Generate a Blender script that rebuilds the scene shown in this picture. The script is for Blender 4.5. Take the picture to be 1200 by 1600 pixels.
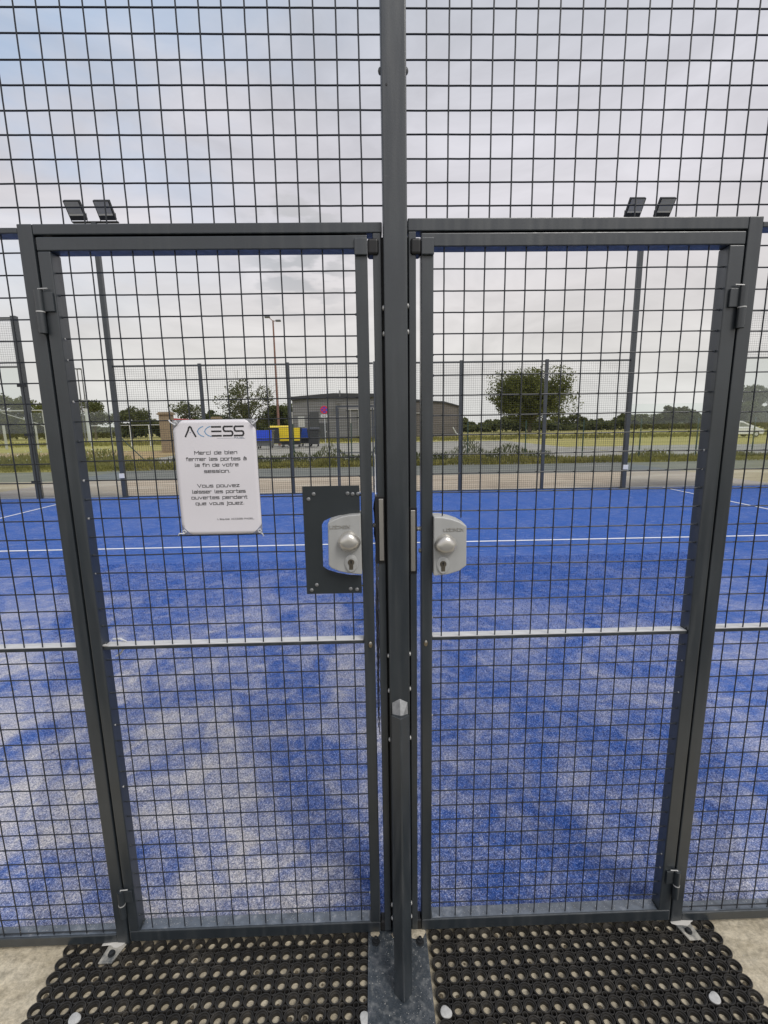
import bpy, math, random
import numpy as np
from mathutils import Vector, Matrix
R_ = math.radians
random.seed(7)
sc = bpy.context.scene
for o in list(bpy.data.objects): bpy.data.objects.remove(o)

# ------------------------------------------------------------------ camera
cam = bpy.data.objects.new('camera', bpy.data.cameras.new('camera'))
sc.collection.objects.link(cam)
cam.data.sensor_fit = 'HORIZONTAL'; cam.data.sensor_width = 36.0
cam.data.lens = 36.0*732.45/1200
cam.data.clip_start = 0.02; cam.data.clip_end = 3000
r = Vector((0.99957611, -0.0249189, -0.01505495)); u = Vector((0.01924746, 0.17764132, 0.98390706)); f = Vector((0.0218435, 0.98377976, -0.17804564))
cam.matrix_world = Matrix(((r.x, u.x, -f.x, -0.0869), (r.y, u.y, -f.y, -1.2256), (r.z, u.z, -f.z, 1.5497), (0, 0, 0, 1)))
sc.camera = cam
# ------------------------------------------------------------------ sky, sun, exposure
SUN_EL, SUN_AZ = R_(50), R_(142)          # azimuth measured from +Y towards +X
w = bpy.data.worlds.new('World'); sc.world = w; w.use_nodes = True
nt = w.node_tree; nt.nodes.clear()
def N(t, typ, **k):
    n = t.nodes.new(typ)
    for a, b in k.items(): setattr(n, a, b)
    return n
out = N(nt, 'ShaderNodeOutputWorld'); bg = N(nt, 'ShaderNodeBackground'); bg.inputs[1].default_value = 0.12
sky = N(nt, 'ShaderNodeTexSky', sky_type='NISHITA'); sky.sun_disc = False; sky.sun_elevation = SUN_EL; sky.sun_rotation = SUN_AZ
sky.air_density = 1.3; sky.dust_density = 2.0
tc = N(nt, 'ShaderNodeTexCoord')
sep = N(nt, 'ShaderNodeSeparateXYZ'); nt.links.new(tc.outputs['Generated'], sep.inputs[0])
# cloud deck colour by height above the horizon (values are radiance / 0.12)
cr = N(nt, 'ShaderNodeValToRGB'); nt.links.new(sep.outputs['Z'], cr.inputs[0])
e = cr.color_ramp.elements
K = 1/0.12
def col(c, k=1.0): return (c[0]*k, c[1]*k, c[2]*k, 1)
e[0].position = 0.0; e[0].color = (.65, .655, .635, 1)
e[1].position = 1.0; e[1].color = (.52, .54, .60, 1)
for p, c in ((.12, (.67, .655, .635)), (.25, (.675, .65, .655)), (.37, (.645, .63, .67)), (.48, (.61, .605, .655)), (.62, (.53, .55, .61))):
    q = e.new(p); q.color = (*c, 1)
# soft cloud structure
mp = N(nt, 'ShaderNodeMapping'); mp.inputs['Scale'].default_value = (1, 1, 3.2); nt.links.new(tc.outputs['Generated'], mp.inputs[0])
n1 = N(nt, 'ShaderNodeTexNoise'); n1.inputs['Scale'].default_value = 2.6; n1.inputs['Detail'].default_value = 10; n1.inputs['Roughness'].default_value = .58; n1.inputs['Distortion'].default_value = .9
nt.links.new(mp.outputs[0], n1.inputs['Vector'])
m1 = N(nt, 'ShaderNodeMapRange'); nt.links.new(n1.outputs[0], m1.inputs[0]); m1.inputs[1].default_value = .32; m1.inputs[2].default_value = .68; m1.inputs[3].default_value = .86; m1.inputs[4].default_value = 1.11
vm = N(nt, 'ShaderNodeVectorMath', operation='SCALE'); nt.links.new(cr.outputs[0], vm.inputs[0]); nt.links.new(m1.outputs[0], vm.inputs['Scale'])
vk = N(nt, 'ShaderNodeVectorMath', operation='SCALE'); nt.links.new(vm.outputs[0], vk.inputs[0]); vk.inputs['Scale'].default_value = K*.93
# small dark cloudlets low in the sky ahead
def dirv(x, y, z):
    v = Vector((x, y, z)).normalized(); return v
def blob(d, r0, r1, scale, lo, hi):
    dt = N(nt, 'ShaderNodeVectorMath', operation='DISTANCE'); nt.links.new(tc.outputs['Generated'], dt.inputs[0]); dt.inputs[1].default_value = d
    a = N(nt, 'ShaderNodeMapRange', interpolation_type='SMOOTHSTEP'); nt.links.new(dt.outputs['Value'], a.inputs[0]); a.inputs[1].default_value = r0; a.inputs[2].default_value = r1; a.inputs[3].default_value = 1; a.inputs[4].default_value = 0
    nn = N(nt, 'ShaderNodeTexNoise'); nt.links.new(mp.outputs[0], nn.inputs['Vector']); nn.inputs['Scale'].default_value = scale; nn.inputs['Detail'].default_value = 6
    b = N(nt, 'ShaderNodeMapRange', interpolation_type='SMOOTHSTEP'); nt.links.new(nn.outputs[0], b.inputs[0]); b.inputs[1].default_value = lo; b.inputs[2].default_value = hi
    m = N(nt, 'ShaderNodeMath', operation='MULTIPLY'); nt.links.new(a.outputs[0], m.inputs[0]); nt.links.new(b.outputs[0], m.inputs[1])
    return m
g1 = blob(dirv(-.14, 1, .335), .03, .15, 15, .42, .58)
mx = N(nt, 'ShaderNodeMix', data_type='RGBA'); nt.links.new(g1.outputs[0], mx.inputs[0]); nt.links.new(vk.outputs[0], mx.inputs[6]); mx.inputs[7].default_value = (.44*K, .44*K, .455*K, 1)
# thin spot where the blue shows through, high on the left
g2 = blob(dirv(-.85, 1.1, 1.15), .10, .66, 3.0, .30, .62)
g2s = N(nt, 'ShaderNodeMath', operation='MULTIPLY'); nt.links.new(g2.outputs[0], g2s.inputs[0]); g2s.inputs[1].default_value = .52
blue = N(nt, 'ShaderNodeMix', data_type='RGBA'); nt.links.new(g2s.outputs[0], blue.inputs[0]); nt.links.new(mx.outputs[2], blue.inputs[6])
skb = N(nt, 'ShaderNodeVectorMath', operation='ADD'); nt.links.new(sky.outputs[0], skb.inputs[0]); skb.inputs[1].default_value = (.06*K, .14*K, .22*K)
nt.links.new(skb.outputs[0], blue.inputs[7])
nt.links.new(blue.outputs[2], bg.inputs[0]); nt.links.new(bg.outputs[0], out.inputs[0])
sun = bpy.data.objects.new('sun', bpy.data.lights.new('sun', 'SUN')); sc.collection.objects.link(sun)
sun.data.energy = 1.5; sun.data.angle = R_(26); sun.data.color = (1, .96, .9)
sd = Vector((math.sin(SUN_AZ)*math.cos(SUN_EL), math.cos(SUN_AZ)*math.cos(SUN_EL), math.sin(SUN_EL)))
sun.rotation_euler = sd.to_track_quat('Z', 'Y').to_euler(); sun.location = (5, 5, 12)
vs = sc.view_settings; vs.view_transform = 'Standard'; vs.look = 'None'; vs.exposure = 0.27; vs.gamma = 1
sc.render.engine = 'CYCLES'; sc.cycles.use_denoising = True
sc.cycles.max_bounces = 6; sc.cycles.transparent_max_bounces = 12; sc.cycles.caustics_reflective = False; sc.cycles.caustics_refractive = False

# ------------------------------------------------------------------ helpers
COL = sc.collection
class MB:
    def __init__(s): s.v = []; s.f = []
    def add(s, vs, fs):
        b = len(s.v); s.v += [tuple(p) for p in vs]; s.f += [tuple(b+i for i in q) for q in fs]
    def box(s, x0, x1, y0, y1, z0, z1):
        s.add([(x0,y0,z0),(x1,y0,z0),(x1,y1,z0),(x0,y1,z0),(x0,y0,z1),(x1,y0,z1),(x1,y1,z1),(x0,y1,z1)],
              [(0,3,2,1),(4,5,6,7),(0,1,5,4),(1,2,6,5),(2,3,7,6),(3,0,4,7)])
    def tube(s, pts, rad, n=6, cap=True, ph=0.0):
        pts = [Vector(p) for p in pts]; rads = rad if isinstance(rad, (list, tuple)) else [rad]*len(pts)
        vs = []; fs = []
        for i, p in enumerate(pts):
            d = (pts[min(i+1, len(pts)-1)]-pts[max(i-1, 0)]).normalized()
            a = Vector((0, 0, 1)) if abs(d.z) < .9 else Vector((0, 1, 0))
            e1 = d.cross(a).normalized(); e2 = d.cross(e1)
            for k in range(n):
                t = 2*math.pi*k/n+ph; vs.append(p+rads[i]*(math.cos(t)*e1+math.sin(t)*e2))
        for i in range(len(pts)-1):
            for k in range(n):
                a, b = i*n+k, i*n+(k+1) % n; fs.append((a, b, b+n, a+n))
        if cap: fs.append(tuple(range(n))[::-1]); fs.append(tuple((len(pts)-1)*n+k for k in range(n)))
        s.add(vs, fs)
    def prism(s, poly, y0, y1):        # polygon in (x, z), extruded along y
        n = len(poly)
        s.add([(x, y0, z) for x, z in poly]+[(x, y1, z) for x, z in poly],
              [tuple(range(n))[::-1], tuple(range(n, 2*n))]+[(i, (i+1) % n, (i+1) % n+n, i+n) for i in range(n)])
    def lathe(s, c, axis, prof, n=24, sx=1.0, sz=1.0):   # prof: (radius, offset along axis)
        vs = []; fs = []
        for rr, o in prof:
            for k in range(n):
                t = 2*math.pi*k/n; a, b = rr*math.cos(t)*sx, rr*math.sin(t)*sz
                vs.append({'y': (c[0]+a, c[1]+o, c[2]+b), 'z': (c[0]+a, c[1]+b, c[2]+o), 'x': (c[0]+o, c[1]+a, c[2]+b)}[axis])
        for i in range(len(prof)-1):
            for k in range(n):
                a, b = i*n+k, i*n+(k+1) % n; fs.append((a, b, b+n, a+n))
        fs.append(tuple(range(n))[::-1]); fs.append(tuple((len(prof)-1)*n+k for k in range(n)))
        s.add(vs, fs)
    def build(s, name, mat, parent=None, smooth=False, bevel=0.0, seg=2):
        me = bpy.data.meshes.new(name); me.from_pydata(s.v, [], s.f); me.materials.append(mat)
        if smooth: me.shade_smooth()
        o = bpy.data.objects.new(name, me); COL.objects.link(o)
        if smooth:
            me.set_sharp_from_angle(angle=R_(35))
        if bevel:
            m = o.modifiers.new('bevel', 'BEVEL'); m.width = bevel; m.segments = seg; m.limit_method = 'ANGLE'; m.angle_limit = R_(40)
        if parent: o.parent = parent; o.matrix_parent_inverse = parent.matrix_world.inverted()
        return o
def thing(name, label, cat, loc=(0, 0, 0), rz=0, group=None):
    o = bpy.data.objects.new(name, None); COL.objects.link(o); o.empty_display_size = .2
    o.location = loc; o.rotation_euler = (0, 0, rz); o.matrix_world = Matrix.Translation(loc) @ Matrix.Rotation(rz, 4, 'Z')
    o['label'] = label; o['category'] = cat
    if group: o['group'] = group
    return o
def tag(o, label=None, cat=None, group=None, kind=None):
    for k, v in (('label', label), ('category', cat), ('group', group), ('kind', kind)):
        if v: o[k] = v
    return o
def local(o):   # geometry was written in the thing's own coordinates
    o.matrix_parent_inverse = Matrix.Identity(4); return o
def copy_tree(o, parent=None):
    c = o.copy(); COL.objects.link(c); c.parent = parent
    for ch in list(o.children): copy_tree(ch, c)
    return c

def mesh_from_np(name, V, F, m, parent=None):
    me = bpy.data.meshes.new(name); me.vertices.add(len(V)); me.vertices.foreach_set('co', V.astype('f').ravel())
    k = F.shape[1]; me.loops.add(F.size); me.loops.foreach_set('vertex_index', F.astype('i').ravel())
    me.polygons.add(len(F)); me.polygons.foreach_set('loop_start', np.arange(0, F.size, k, dtype='i')); me.polygons.foreach_set('loop_total', np.full(len(F), k, dtype='i'))
    me.update(calc_edges=True); me.validate(); me.materials.append(m)
    o = bpy.data.objects.new(name, me); COL.objects.link(o)
    if parent: o.parent = parent
    return o
# ------------------------------------------------------------------ materials
def mat(name, base=(.5, .5, .5), rough=.6, metal=0.0, spec=.5, ior=1.5):
    m = bpy.data.materials.new(name); m.use_nodes = True; b = m.node_tree.nodes['Principled BSDF']
    b.inputs['Base Color'].default_value = (*base, 1); b.inputs['Roughness'].default_value = rough; b.inputs['Metallic'].default_value = metal
    b.inputs['IOR'].default_value = ior; b.inputs['Specular IOR Level'].default_value = spec
    return m
def noisy(name, stops, scale, rough=.7, detail=6, bump=0.0, bscale=None, stretch=(1, 1, 1), metal=0.0, ior=1.5, rr=.6, lo=.3, hi=.7, bdist=.01):
    m = mat(name, stops[0], rough, metal, ior=ior); t = m.node_tree; b = t.nodes['Principled BSDF']
    c = N(t, 'ShaderNodeTexCoord'); mpn = N(t, 'ShaderNodeMapping'); mpn.inputs['Scale'].default_value = stretch; t.links.new(c.outputs['Object'], mpn.inputs[0])
    n = N(t, 'ShaderNodeTexNoise'); n.inputs['Scale'].default_value = scale; n.inputs['Detail'].default_value = detail; n.inputs['Roughness'].default_value = rr
    t.links.new(mpn.outputs[0], n.inputs['Vector'])
    rp = N(t, 'ShaderNodeValToRGB'); t.links.new(n.outputs[0], rp.inputs[0]); el = rp.color_ramp.elements
    for i, s_ in enumerate(stops):
        p = lo+(hi-lo)*i/(len(stops)-1)
        if i == 0: el[0].position = p; el[0].color = (*s_, 1)
        elif i == len(stops)-1: el[-1].position = p; el[-1].color = (*s_, 1)
        else: q = el.new(p); q.color = (*s_, 1)
    t.links.new(rp.outputs[0], b.inputs['Base Color'])
    if bump:
        n2 = N(t, 'ShaderNodeTexNoise'); n2.inputs['Scale'].default_value = bscale or scale*4; n2.inputs['Detail'].default_value = 5
        t.links.new(mpn.outputs[0], n2.inputs['Vector']); bp = N(t, 'ShaderNodeBump'); bp.inputs['Strength'].default_value = bump; bp.inputs['Distance'].default_value = bdist
        t.links.new(n2.outputs[0], bp.inputs['Height']); t.links.new(bp.outputs[0], b.inputs['Normal'])
    return m
M = {}
M['steel'] = noisy('anthracite_paint', [(.019, .025, .031), (.027, .035, .042)], 9, rough=.36, bump=.14, bscale=260, ior=1.8, bdist=.0008)
def wear(m, amt, chip=(.20, .205, .20), scale=38):
    t = m.node_tree; bs = t.nodes['Principled BSDF']; L = t.links.new; src = bs.inputs['Base Color'].links[0].from_socket
    c = N(t, 'ShaderNodeTexCoord'); n = N(t, 'ShaderNodeTexNoise'); n.inputs['Scale'].default_value = scale; n.inputs['Detail'].default_value = 10; n.inputs['Roughness'].default_value = .72; L(c.outputs['Object'], n.inputs['Vector'])
    r_ = N(t, 'ShaderNodeMapRange'); L(n.outputs[0], r_.inputs[0]); r_.inputs[1].default_value = .66; r_.inputs[2].default_value = .76; r_.inputs[3].default_value = 0; r_.inputs[4].default_value = amt
    q = N(t, 'ShaderNodeMapping'); q.inputs['Scale'].default_value = (26, 26, 1.6); L(c.outputs['Object'], q.inputs[0]); n2 = N(t, 'ShaderNodeTexNoise'); n2.inputs['Scale'].default_value = 2.2; n2.inputs['Detail'].default_value = 8; L(q.outputs[0], n2.inputs['Vector'])
    r2 = N(t, 'ShaderNodeMapRange'); L(n2.outputs[0], r2.inputs[0]); r2.inputs[1].default_value = .50; r2.inputs[2].default_value = .80; r2.inputs[3].default_value = 0; r2.inputs[4].default_value = amt*.45
    ad = N(t, 'ShaderNodeMath', operation='ADD'); L(r_.outputs[0], ad.inputs[0]); L(r2.outputs[0], ad.inputs[1])
    x = N(t, 'ShaderNodeMix', data_type='RGBA'); L(ad.outputs[0], x.inputs[0]); L(src, x.inputs[6]); x.inputs[7].default_value = (*chip, 1); L(x.outputs[2], bs.inputs['Base Color'])
    r3 = N(t, 'ShaderNodeMapRange'); L(n2.outputs[0], r3.inputs[0]); r3.inputs[1].default_value = .3; r3.inputs[2].default_value = .7; rg0 = bs.inputs['Roughness'].default_value; r3.inputs[3].default_value = rg0*.8; r3.inputs[4].default_value = rg0*1.35; L(r3.outputs[0], bs.inputs['Roughness'])
wear(M['steel'], .22)
M['wire'] = mat('anthracite_wire', (.022, .026, .032), .42)
M['black'] = mat('black_plastic', (.012, .012, .013), .45)
M['dark'] = mat('dark_recess_steel', (.015, .017, .019), .6)
M['zinc'] = noisy('galvanised_steel', [(.52, .52, .51), (.68, .68, .67)], 40, rough=.45, bump=.05, metal=.35)
M['plate'] = noisy('dark_plate_paint', [(.022, .028, .032), (.029, .036, .040)], 9, rough=.5, ior=1.5)
M['cap'] = noisy('skylit_cap_and_bolt_grey', [(.16, .165, .17), (.28, .285, .29)], 60, rough=.4, metal=.3)  # stay cap: sky reflection put into the grey; plate bolts share this metal
M['stainless'] = noisy('brushed_stainless', [(.50, .48, .44), (.66, .63, .58)], 30, rough=.34, metal=.9, stretch=(60, 60, 1))
M['lock'] = noisy('cast_aluminium_paint', [(.47, .475, .465), (.53, .535, .525)], 14, rough=.36, bump=.08, bscale=900, metal=.25, bdist=.0005)
M['knob'] = noisy('satin_nickel', [(.60, .575, .53), (.70, .68, .63)], 30, rough=.33, metal=.75)
M['brass'] = noisy('brass', [(.38, .30, .18), (.55, .46, .32)], 60, rough=.35, metal=.9)
M['latch'] = mat('bright_plated_steel', (.85, .84, .80), .25, .5)
M['cyl'] = noisy('tarnished_nickel', [(.16, .14, .11), (.26, .23, .18)], 60, rough=.35, metal=.8)
M['paper'] = noisy('paper', [(.80, .775, .815), (.84, .815, .855)], 6, rough=.32)
M['ink'] = mat('ink', (.02, .02, .022), .5)
M['inkblue'] = mat('blue_ink', (.16, .36, .60), .5)
M['inkgrey'] = mat('grey_ink', (.25, .30, .36), .5)
M['tie'] = mat('white_nylon', (.75, .76, .78), .4)
M['rubber'] = noisy('black_rubber', [(.012, .011, .010), (.024, .022, .019), (.07, .063, .052)], 26, rough=.50, lo=.34, hi=.74, bump=.25, bscale=240, bdist=.002)
M['soil'] = noisy('washed_in_soil', [(.07, .055, .035), (.22, .18, .12)], 90, rough=.95)
M['white'] = noisy('white_plastic', [(.40, .40, .385), (.62, .62, .60)], 60, rough=.45)
M['base'] = noisy('dusty_painted_plate', [(.030, .038, .045), (.044, .054, .064), (.15, .155, .16)], 26, rough=.28, detail=12, bump=.35, bscale=90, ior=1.8, lo=.36, hi=.76, rr=.7, bdist=.003)
wear(M['base'], .8, (.45, .45, .43), 60)
M['dusty'] = noisy('dusty_foot_plate', [(.09, .10, .105), (.30, .29, .26), (.55, .52, .45)], 34, rough=.6, detail=10, bump=.4, bscale=120, lo=.34, hi=.66, bdist=.002)
wear(M['lock'], .35, (.58, .58, .56), 90)
M['rail_pale'] = noisy('pale_rail_top', [(.54, .54, .54), (.70, .70, .70)], 16, rough=.5, metal=.1, stretch=(1, 6, 6))  # pale grey of the thin plates on top of the mid rails
M['bottom_rail'] = noisy('rail_with_sand_dust', [(.045, .055, .068), (.10, .12, .15), (.42, .42, .43)], 30, rough=.35, detail=9, ior=1.9, lo=.3, hi=.85, stretch=(1, 1, 3))
def film():
    m = bpy.data.materials.new('clear_laminate'); m.use_nodes = True; t = m.node_tree; t.nodes.clear()
    o = N(t, 'ShaderNodeOutputMaterial'); a = N(t, 'ShaderNodeBsdfTransparent'); a.inputs[0].default_value = (.86, .88, .90, 1)
    p = N(t, 'ShaderNodeBsdfPrincipled'); p.inputs['Base Color'].default_value = (.42, .42, .45, 1); p.inputs['Roughness'].default_value = .18
    x = N(t, 'ShaderNodeMixShader'); x.inputs[0].default_value = .55
    t.links.new(a.outputs[0], x.inputs[1]); t.links.new(p.outputs[0], x.inputs[2]); t.links.new(x.outputs[0], o.inputs[0]); return m
M['film'] = film()
def glassm():
    m = bpy.data.materials.new('pane_glass'); m.use_nodes = True; t = m.node_tree; t.nodes.clear()
    o = N(t, 'ShaderNodeOutputMaterial'); a = N(t, 'ShaderNodeBsdfTransparent'); a.inputs[0].default_value = (.965, .985, .975, 1)
    p = N(t, 'ShaderNodeBsdfGlossy'); p.inputs['Roughness'].default_value = .02
    x = N(t, 'ShaderNodeMixShader'); fr = N(t, 'ShaderNodeFresnel'); fr.inputs[0].default_value = 1.5
    t.links.new(fr.outputs[0], x.inputs[0]); t.links.new(a.outputs[0], x.inputs[1]); t.links.new(p.outputs[0], x.inputs[2]); t.links.new(x.outputs[0], o.inputs[0]); return m
M['glass'] = glassm()
# blue artificial turf with drifts of sand
def turf():
    m = mat('blue_sanded_turf', (.04, .1, .5), .75); t = m.node_tree; b = t.nodes['Principled BSDF']; L = t.links.new
    c = N(t, 'ShaderNodeTexCoord')
    def noise(scale, det=6, rr=.55, st=(1, 1, 1), dist=0.0, off=(0, 0, 0)):
        q = N(t, 'ShaderNodeMapping'); q.inputs['Scale'].default_value = st; q.inputs['Location'].default_value = off; L(c.outputs['Object'], q.inputs[0])
        n = N(t, 'ShaderNodeTexNoise'); n.inputs['Scale'].default_value = scale; n.inputs['Detail'].default_value = det; n.inputs['Roughness'].default_value = rr; n.inputs['Distortion'].default_value = dist
        L(q.outputs[0], n.inputs['Vector']); return n.outputs[0]
    def rng(x, a, b_, c_, d, s=True):
        n = N(t, 'ShaderNodeMapRange'); n.interpolation_type = 'SMOOTHSTEP' if s else 'LINEAR'; L(x, n.inputs[0])
        for i, v in enumerate((a, b_, c_, d)): n.inputs[i+1].default_value = v
        return n.outputs[0]
    def ma(op, a, b_):
        n = N(t, 'ShaderNodeMath', operation=op)
        for i, v in enumerate((a, b_)):
            if isinstance(v, (int, float)): n.inputs[i].default_value = v
            else: L(v, n.inputs[i])
        return n.outputs[0]
    sp = N(t, 'ShaderNodeSeparateXYZ'); L(c.outputs['Object'], sp.inputs[0]); X, Y = sp.outputs['X'], sp.outputs['Y']
    drift = rng(noise(1.5, 4, .55, (1, .8, 1), 1.1), .38, .66, 0, 1)                 # broad sand drifts
    clump = rng(noise(6.5, 5, .6, (1, 1, 1), 1.2), .36, .70, 0, 1)                    # hand-sized clumps
    near = rng(Y, 0.4, 5.0, 1, .14)                                              # trodden sand by the gates
    left = rng(X, -1.3, 1.1, 1.0, .60)
    sand = ma('MULTIPLY', rng(ma('ADD', ma('MULTIPLY', drift, .56), ma('MULTIPLY', clump, .44)), -.08, .98, 0, 1, False), ma('MULTIPLY', near, left))
    g1 = noise(330, 2, .6); g2 = noise(130, 3, .7, (1, 1.0, 1), .6, (3, 1, 0))
    grain = ma('ADD', ma('MULTIPLY', g1, .5), ma('MULTIPLY', g2, .5))
    thr = rng(ma('ADD', grain, ma('ADD', ma('MULTIPLY', sand, .12), ma('MULTIPLY', near, .03))), .55, .68, 0, 1)
    far = rng(noise(17, 6, .7, (.30, 1, 1), .3, (9, 4, 0)), .50, .74, 0, .42)
    fac = N(t, 'ShaderNodeClamp'); L(ma('ADD', ma('MULTIPLY', thr, .46), ma('ADD', ma('MULTIPLY', far, .62), ma('MULTIPLY', sand, .70))), fac.inputs[0])
    bl = N(t, 'ShaderNodeValToRGB'); L(ma('ADD', ma('MULTIPLY', noise(60, 4, .6, (1, 1, 1), .3, (5, 5, 0)), .5), ma('MULTIPLY', g1, .5)), bl.inputs[0])
    e = bl.color_ramp.elements; e[0].position = .36; e[0].color = (.005, .045, .24, 1); e[1].position = .64; e[1].color = (.024, .140, .54, 1)
    mixn = N(t, 'ShaderNodeMix', data_type='RGBA'); L(fac.outputs[0], mixn.inputs[0]); L(bl.outputs[0], mixn.inputs[6]); mixn.inputs[7].default_value = (.60, .58, .59, 1)
    gl_ = N(t, 'ShaderNodeVectorMath', operation='SCALE'); L(mixn.outputs[2], gl_.inputs[0]); L(rng(grain, .38, .63, .62, 1.42), gl_.inputs['Scale'])
    L(gl_.outputs[0], b.inputs['Base Color'])
    bp = N(t, 'ShaderNodeBump'); bp.inputs['Strength'].default_value = .55; bp.inputs['Distance'].default_value = .006; L(grain, bp.inputs['Height']); L(bp.outputs[0], b.inputs['Normal'])
    b.inputs['Specular IOR Level'].default_value = .18
    return m
M['turf'] = turf()
M['line'] = noisy('white_turf_line', [(.74, .75, .80), (.88, .88, .88)], 120, rough=.8)
M['concrete'] = noisy('beige_concrete', [(.42, .36, .25), (.57, .50, .37), (.68, .61, .47)], 7, rough=.9, detail=12, bump=.5, bscale=60, stretch=(1, 2.2, 1), rr=.68, bdist=.004)
def speck(m, scale, lo, hi, d0=.72, d1=1.12):
    t = m.node_tree; bs = t.nodes['Principled BSDF']; L = t.links.new; src = bs.inputs['Base Color'].links[0].from_socket
    c = N(t, 'ShaderNodeTexCoord'); n = N(t, 'ShaderNodeTexNoise'); n.inputs['Scale'].default_value = scale; n.inputs['Detail'].default_value = 7; n.inputs['Roughness'].default_value = .75; L(c.outputs['Object'], n.inputs['Vector'])
    r_ = N(t, 'ShaderNodeMapRange'); L(n.outputs[0], r_.inputs[0]); r_.inputs[1].default_value = lo; r_.inputs[2].default_value = hi; r_.inputs[3].default_value = d0; r_.inputs[4].default_value = d1
    v = N(t, 'ShaderNodeVectorMath', operation='SCALE'); L(src, v.inputs[0]); L(r_.outputs[0], v.inputs['Scale']); L(v.outputs[0], bs.inputs['Base Color'])
speck(M['concrete'], 48, .34, .62, .55, 1.12)
M['apron'] = noisy('pinkish_concrete', [(.33, .27, .20), (.45, .375, .28), (.56, .50, .40)], .9, rough=.9, detail=10, bump=.2, stretch=(.5, 1.5, 1), rr=.65)
M['kerb'] = noisy('pale_kerb', [(.50, .48, .44), (.66, .64, .60)], 3, rough=.85)
M['asphalt'] = noisy('old_asphalt', [(.11, .12, .108), (.16, .17, .15), (.22, .22, .195)], 1.3, rough=.85, detail=10, stretch=(.3, 1.6, 1))
M['bounce_cut'] = noisy('bounce_cut_ground', [(.040, .042, .045), (.062, .064, .068), (.09, .09, .092)], 9, rough=.85, detail=12, bump=.4, bscale=120, bdist=.004)  # colour of the added ground, dark to hold down bounce light
M['gravel'] = noisy('gravel', [(.20, .19, .155), (.33, .32, .275), (.46, .45, .41)], 2.4, rough=.95, detail=14, rr=.8, stretch=(.6, 1, 1))
M['field'] = noisy('dry_grass_field', [(.22, .21, .055), (.36, .325, .09), (.47, .40, .15)], .12, rough=.95, detail=12, rr=.7, stretch=(.35, 1, 1))
M['dirt'] = noisy('brown_earth', [(.30, .21, .10), (.40, .29, .14), (.26, .23, .08)], .35, rough=.95, detail=12, rr=.7, stretch=(.4, 1.4, 1))
def leaf(name, a, b, hue=None):
    m = noisy(name, [a, tuple((x+y)/2 for x, y in zip(a, b)), b], 1.1, rough=.7, detail=4)
    t = m.node_tree; p = t.nodes['Principled BSDF']; p.inputs['Specular IOR Level'].default_value = .25
    tr = N(t, 'ShaderNodeBsdfTranslucent'); t.links.new(p.inputs['Base Color'].links[0].from_socket, tr.inputs[0]); x = N(t, 'ShaderNodeMixShader'); x.inputs[0].default_value = .4
    t.links.new(p.outputs[0], x.inputs[1]); t.links.new(tr.outputs[0], x.inputs[2]); t.links.new(x.outputs[0], t.nodes['Material Output'].inputs[0]); return m
M['leaf_dark'] = leaf('dark_leaves', (.075, .098, .032), (.15, .17, .055))
M['leaf_olive'] = leaf('olive_leaves', (.085, .105, .026), (.19, .20, .048))
M['leaf_mid'] = leaf('mid_leaves', (.075, .092, .034), (.16, .17, .065))
M['weed'] = leaf('weed_leaves', (.14, .15, .04), (.34, .31, .10))
M['flower'] = mat('white_flowers', (.6, .6, .5), .8)
M['bark'] = noisy('bark', [(.10, .085, .06), (.20, .17, .12)], 3, rough=.9)
def slats(name, a, b, pitch=.35):
    m = noisy(name, [a, b], .8, rough=.85, stretch=(.25, .25, 7)); t = m.node_tree; bs = t.nodes['Principled BSDF']
    c = N(t, 'ShaderNodeTexCoord'); wv = N(t, 'ShaderNodeTexWave', bands_direction='Z'); wv.inputs['Scale'].default_value = .314/pitch; wv.inputs['Distortion'].default_value = .05
    t.links.new(c.outputs['Object'], wv.inputs['Vector']); bp = N(t, 'ShaderNodeBump'); bp.inputs['Strength'].default_value = .6; bp.inputs['Distance'].default_value = .04
    t.links.new(wv.outputs[0], bp.inputs['Height']); t.links.new(bp.outputs[0], bs.inputs['Normal']); return m
M['slat_grey'] = slats('grey_boarding', (.13, .132, .137), (.235, .235, .24))
M['slat_brown'] = slats('brown_boarding', (.11, .10, .095), (.19, .172, .16))
M['fascia'] = mat('dark_fascia', (.04, .042, .045), .6)
M['door'] = mat('grey_door', (.06, .065, .07), .5)
M['trim'] = mat('pale_trim', (.45, .45, .44), .5)
M['stone'] = noisy('beige_brick', [(.22, .17, .11), (.33, .26, .17)], 8, rough=.9)
M['red'] = mat('red_roof', (.42, .03, .025), .5)
M['rust'] = noisy('rusty_pole', [(.16, .09, .07), (.25, .13, .10)], 3, rough=.7)
M['grey_paint'] = mat('grey_pole_paint', (.12, .125, .13), .45)
M['palegrey'] = mat('pale_grey_paint', (.50, .52, .52), .45)
M['green_steel'] = mat('green_fence_paint', (.018, .05, .035), .5)
M['flood_glass'] = noisy('floodlight_glass', [(.30, .30, .29), (.38, .38, .37)], 12, rough=.3)
M['flood_edge'] = mat('floodlight_reflector', (.62, .60, .52), .4)
M['bin_grey'] = mat('bin_grey', (.13, .14, .15), .5)
M['bin_dark'] = mat('bin_dark', (.035, .037, .04), .5)
M['bin_blue'] = mat('bin_blue', (.02, .07, .62), .4)
M['bin_navy'] = mat('bin_dark_blue', (.02, .06, .30), .4)
M['bin_yellow'] = mat('bin_yellow', (.72, .55, .02), .4)
M['sign_red'] = mat('sign_red', (.60, .02, .05), .4)
M['sign_blue'] = mat('sign_blue', (.10, .05, .42), .4)
M['white_paint'] = mat('white_paint', (.72, .73, .74), .35)
M['car_white'] = mat('car_white', (.74, .75, .77), .25)
M['car_glass'] = mat('car_glass', (.22, .24, .25), .08)
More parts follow.
